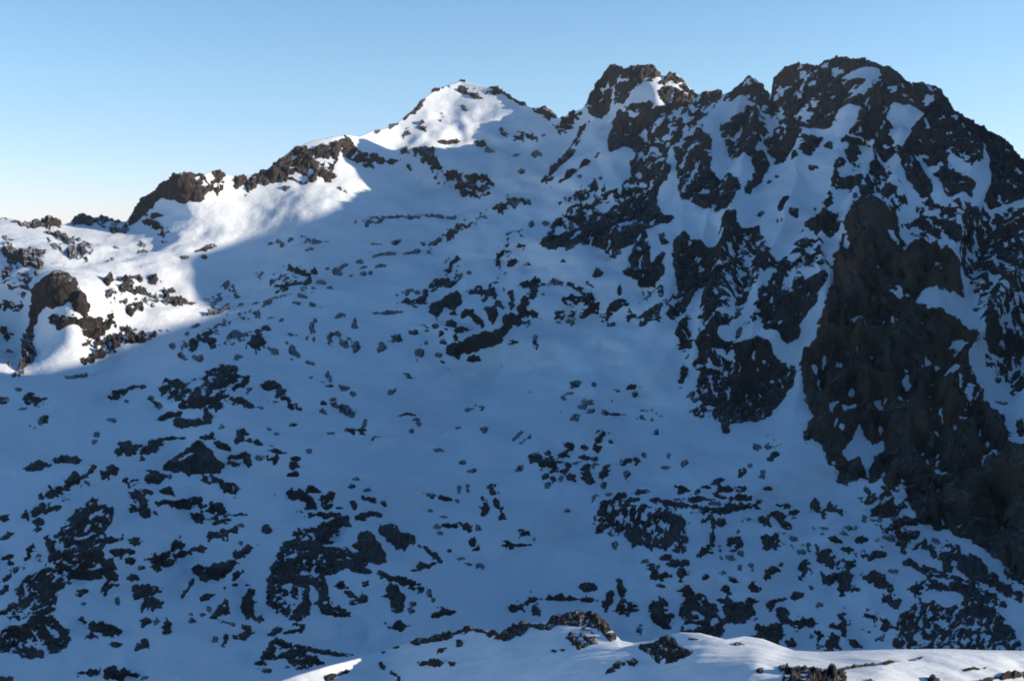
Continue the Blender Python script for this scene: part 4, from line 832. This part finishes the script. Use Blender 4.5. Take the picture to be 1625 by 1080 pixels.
# ---------------------------------------------------------------- foreground ridge
fcols = columns(380, 1690, 1.6, -700, 2600)
fdepth = tps(DEPTHF)
UF, VF, DF, PF = make_sheet(fcols, SKYF, 1190, 130, fdepth, [(0.6, 0.15), (2, 1.2), (6, 5), (20, 20), (60, 60)])
NF = normals(PF)
PXF = DF / FOC
XF, YF = PF[..., 0], PF[..., 1]
amf = np.clip((interp(SKYF, UF[0])[None] - VF) / -12.0, 0, 1)
dr = fbm(XF / 9.0, YF / 14.0, 3, 5) * 0.22 + fbm(XF / 2.2 + 0.5 * YF, YF / 4.0, 2, 8) * 0.08
PF = PF + NF * (dr * amf)[..., None]
CF = Cover(UF, VF)
for (zone, dens, ang, lam, s) in F_POLYS:
    CF.poly(nums(s, 2), dens, ang, zone, False, lam, edge=4.0)
for (x, y, rx, ry, ang, dens) in nums(F_BLOBS, 6):
    CF.ell(x, y, rx, ry, ang, dens, 0)
HF = lift(CF, PXF, NF, 8.0, 1.25)
PFR = PF + (NF * 0.6 + up * 0.4) * (HF * PXF)[..., None]
o = mesh_obj('snow_ridge_terrain', PF.reshape(-1, 3), grid_faces(*UF.shape), M_SNOWF)
tag(o, 'near snow ridge crossing the bottom edge, sunlit at its right end', 'snow ridge', kind='structure')
FP = pieces(CF, PFR, 3)
FP = [p for p in FP if p['seen'] > 0]
name_pieces(FP, HAND_NEAR, PLACES_NEAR, 'near rocks')
build(FP, lambda p: M_ROCKF)

# ---------------------------------------------------------------- unseen peak added right of the view; crest shaped to shade the basin
TAN = math.tan(math.radians(16.2))
TERM = nums("""640 285 600 312 520 333 430 366 350 392 280 412 322 478 355 496 230 532 130 577 60 592""", 2)
tu = np.array([t[0] for t in TERM]); tv = np.array([t[1] for t in TERM])
tp = at(tu, tv, depth_fn(tu, tv))
yy = np.arange(60.0, 1900.0, 10.0)
ec = np.argmin(np.abs(U[0] - 1650))
ed, ez = P[:NR - NB, ec, 1], P[:NR - NB, ec, 2]
xe = yy * (1650 - W / 2) / FOC
zedge = np.interp(yy, ed[np.argsort(ed)], ez[np.argsort(ed)])
xc = xe + np.interp(yy, [60, 300, 800, 1150, 1900], [260, 300, 290, 290, 330])
order = np.argsort(tp[:, 1])
tz = np.interp(yy, tp[order, 1], (tp[:, 2] - TAN * tp[:, 0])[order])
zc = tz + TAN * xc
zc = np.where(yy < tp[:, 1].min() - 60, np.maximum(zc, np.interp(yy, [60, 120, 200, 300, 500, 700], [-160, -60, 40, 130, 190, 215])), zc)
zc = np.where(yy < 110, np.interp(yy, [60, 110], [-190, -60]), zc)
zc = np.where(yy > 1480, zc - (yy - 1480) * 0.9, zc)
k = np.ones(5) / 5; zc = np.convolve(np.pad(zc, 2, mode='edge'), k, mode='valid')
tt = np.concatenate([np.linspace(-1.15, 0, 26), np.linspace(0.06, 2.6, 30)])
PX_ = xc[:, None] + tt[None] * (xc - xe)[:, None]
drop = np.where(tt[None] < 0, -tt[None] * (zc - np.minimum(zedge, zc - 60) + 25)[:, None], tt[None] * (xc - xe)[:, None] * 0.75)
PZ_ = zc[:, None] - drop
nz = fbm(PX_ / 60, yy[:, None] / 60 + PX_ * 0, 4, 21) * 14 * np.clip(np.abs(tt[None]) * 4, 0, 1)
PK = np.stack([PX_, np.repeat(yy[:, None], len(tt), 1), PZ_ + nz], -1)
o = mesh_obj('shade_spur_terrain', PK.reshape(-1, 3), grid_faces(*PK.shape[:2])[:, ::-1], M_SNOW)
tag(o, 'unseen snowy spur added beyond the right edge to shade the basin', 'spur', kind='structure')

# ---------------------------------------------------------------- light
SUN_AZ = math.radians(90.0)      # clockwise from the view direction
SUN_EL = math.radians(16.2)
s = (math.sin(SUN_AZ) * math.cos(SUN_EL), math.cos(SUN_AZ) * math.cos(SUN_EL), math.sin(SUN_EL))
ld = bpy.data.lights.new('sun', 'SUN'); ld.energy = 5.0; ld.angle = math.radians(0.5); ld.color = (1.0, 0.88, 0.71)
lo = link(bpy.data.objects.new('sun', ld))
from mathutils import Vector
lo.rotation_euler = Vector(s).to_track_quat('Z', 'Y').to_euler()
lo.location = (300, 300, 900)

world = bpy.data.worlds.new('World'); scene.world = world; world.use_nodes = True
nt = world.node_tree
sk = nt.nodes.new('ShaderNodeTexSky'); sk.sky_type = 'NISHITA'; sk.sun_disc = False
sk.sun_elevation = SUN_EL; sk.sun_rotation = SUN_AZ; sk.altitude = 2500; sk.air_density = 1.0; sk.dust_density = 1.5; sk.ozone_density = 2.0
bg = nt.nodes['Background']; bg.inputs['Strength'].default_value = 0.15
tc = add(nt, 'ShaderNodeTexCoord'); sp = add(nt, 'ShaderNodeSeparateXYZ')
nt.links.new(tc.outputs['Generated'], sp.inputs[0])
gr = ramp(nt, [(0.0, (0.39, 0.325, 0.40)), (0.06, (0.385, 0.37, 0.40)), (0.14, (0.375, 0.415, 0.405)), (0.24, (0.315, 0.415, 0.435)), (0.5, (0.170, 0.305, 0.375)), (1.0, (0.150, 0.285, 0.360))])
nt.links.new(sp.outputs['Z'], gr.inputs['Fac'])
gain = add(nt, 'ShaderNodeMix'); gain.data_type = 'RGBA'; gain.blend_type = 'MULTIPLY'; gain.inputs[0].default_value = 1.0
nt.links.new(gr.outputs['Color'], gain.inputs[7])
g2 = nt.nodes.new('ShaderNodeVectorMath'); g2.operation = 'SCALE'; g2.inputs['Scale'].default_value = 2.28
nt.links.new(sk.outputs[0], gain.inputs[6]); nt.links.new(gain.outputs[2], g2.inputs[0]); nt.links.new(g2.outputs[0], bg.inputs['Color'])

HAZE = 0.000025
if HAZE:
    bpy_m = bpy.data.materials.new('air'); bpy_m.use_nodes = True; hn = bpy_m.node_tree
    for n in list(hn.nodes):
        if n.type == 'BSDF_PRINCIPLED': hn.nodes.remove(n)
    pv = hn.nodes.new('ShaderNodeVolumePrincipled'); pv.inputs['Color'].default_value = (0.80, 0.88, 1.0, 1); pv.inputs['Density'].default_value = HAZE; pv.inputs['Anisotropy'].default_value = 0.2
    hn.links.new(pv.outputs[0], hn.nodes['Material Output'].inputs['Volume'])
    lo_, hi_ = (-3600, -400, -900), (3900, 3600, 900)
    hv = np.array([(x, y, z) for x in (lo_[0], hi_[0]) for y in (lo_[1], hi_[1]) for z in (lo_[2], hi_[2])], float)
    hf = np.array([(0, 1, 3, 2), (4, 6, 7, 5), (0, 4, 5, 1), (2, 3, 7, 6), (0, 2, 6, 4), (1, 5, 7, 3)])
    tag(mesh_obj('haze', hv, hf, bpy_m, smooth=False), 'thin bluish mountain air over the whole valley', 'haze', kind='stuff')

# ---------------------------------------------------------------- camera
cd = bpy.data.cameras.new('camera'); cam = link(bpy.data.objects.new('camera', cd))
cd.sensor_fit = 'HORIZONTAL'; cd.sensor_width = 36.0; cd.lens = 36.0 * FOC / W
cd.clip_start = 0.5; cd.clip_end = 20000
cam.location = (0, 0, 0); cam.rotation_euler = (math.pi / 2 - PITCH, 0, 0)
scene.camera = cam
scene.view_settings.view_transform = 'Standard'; scene.view_settings.look = 'None'
scene.view_settings.exposure = 0.55; scene.view_settings.gamma = 1
scene.cycles.filter_width = 1.9
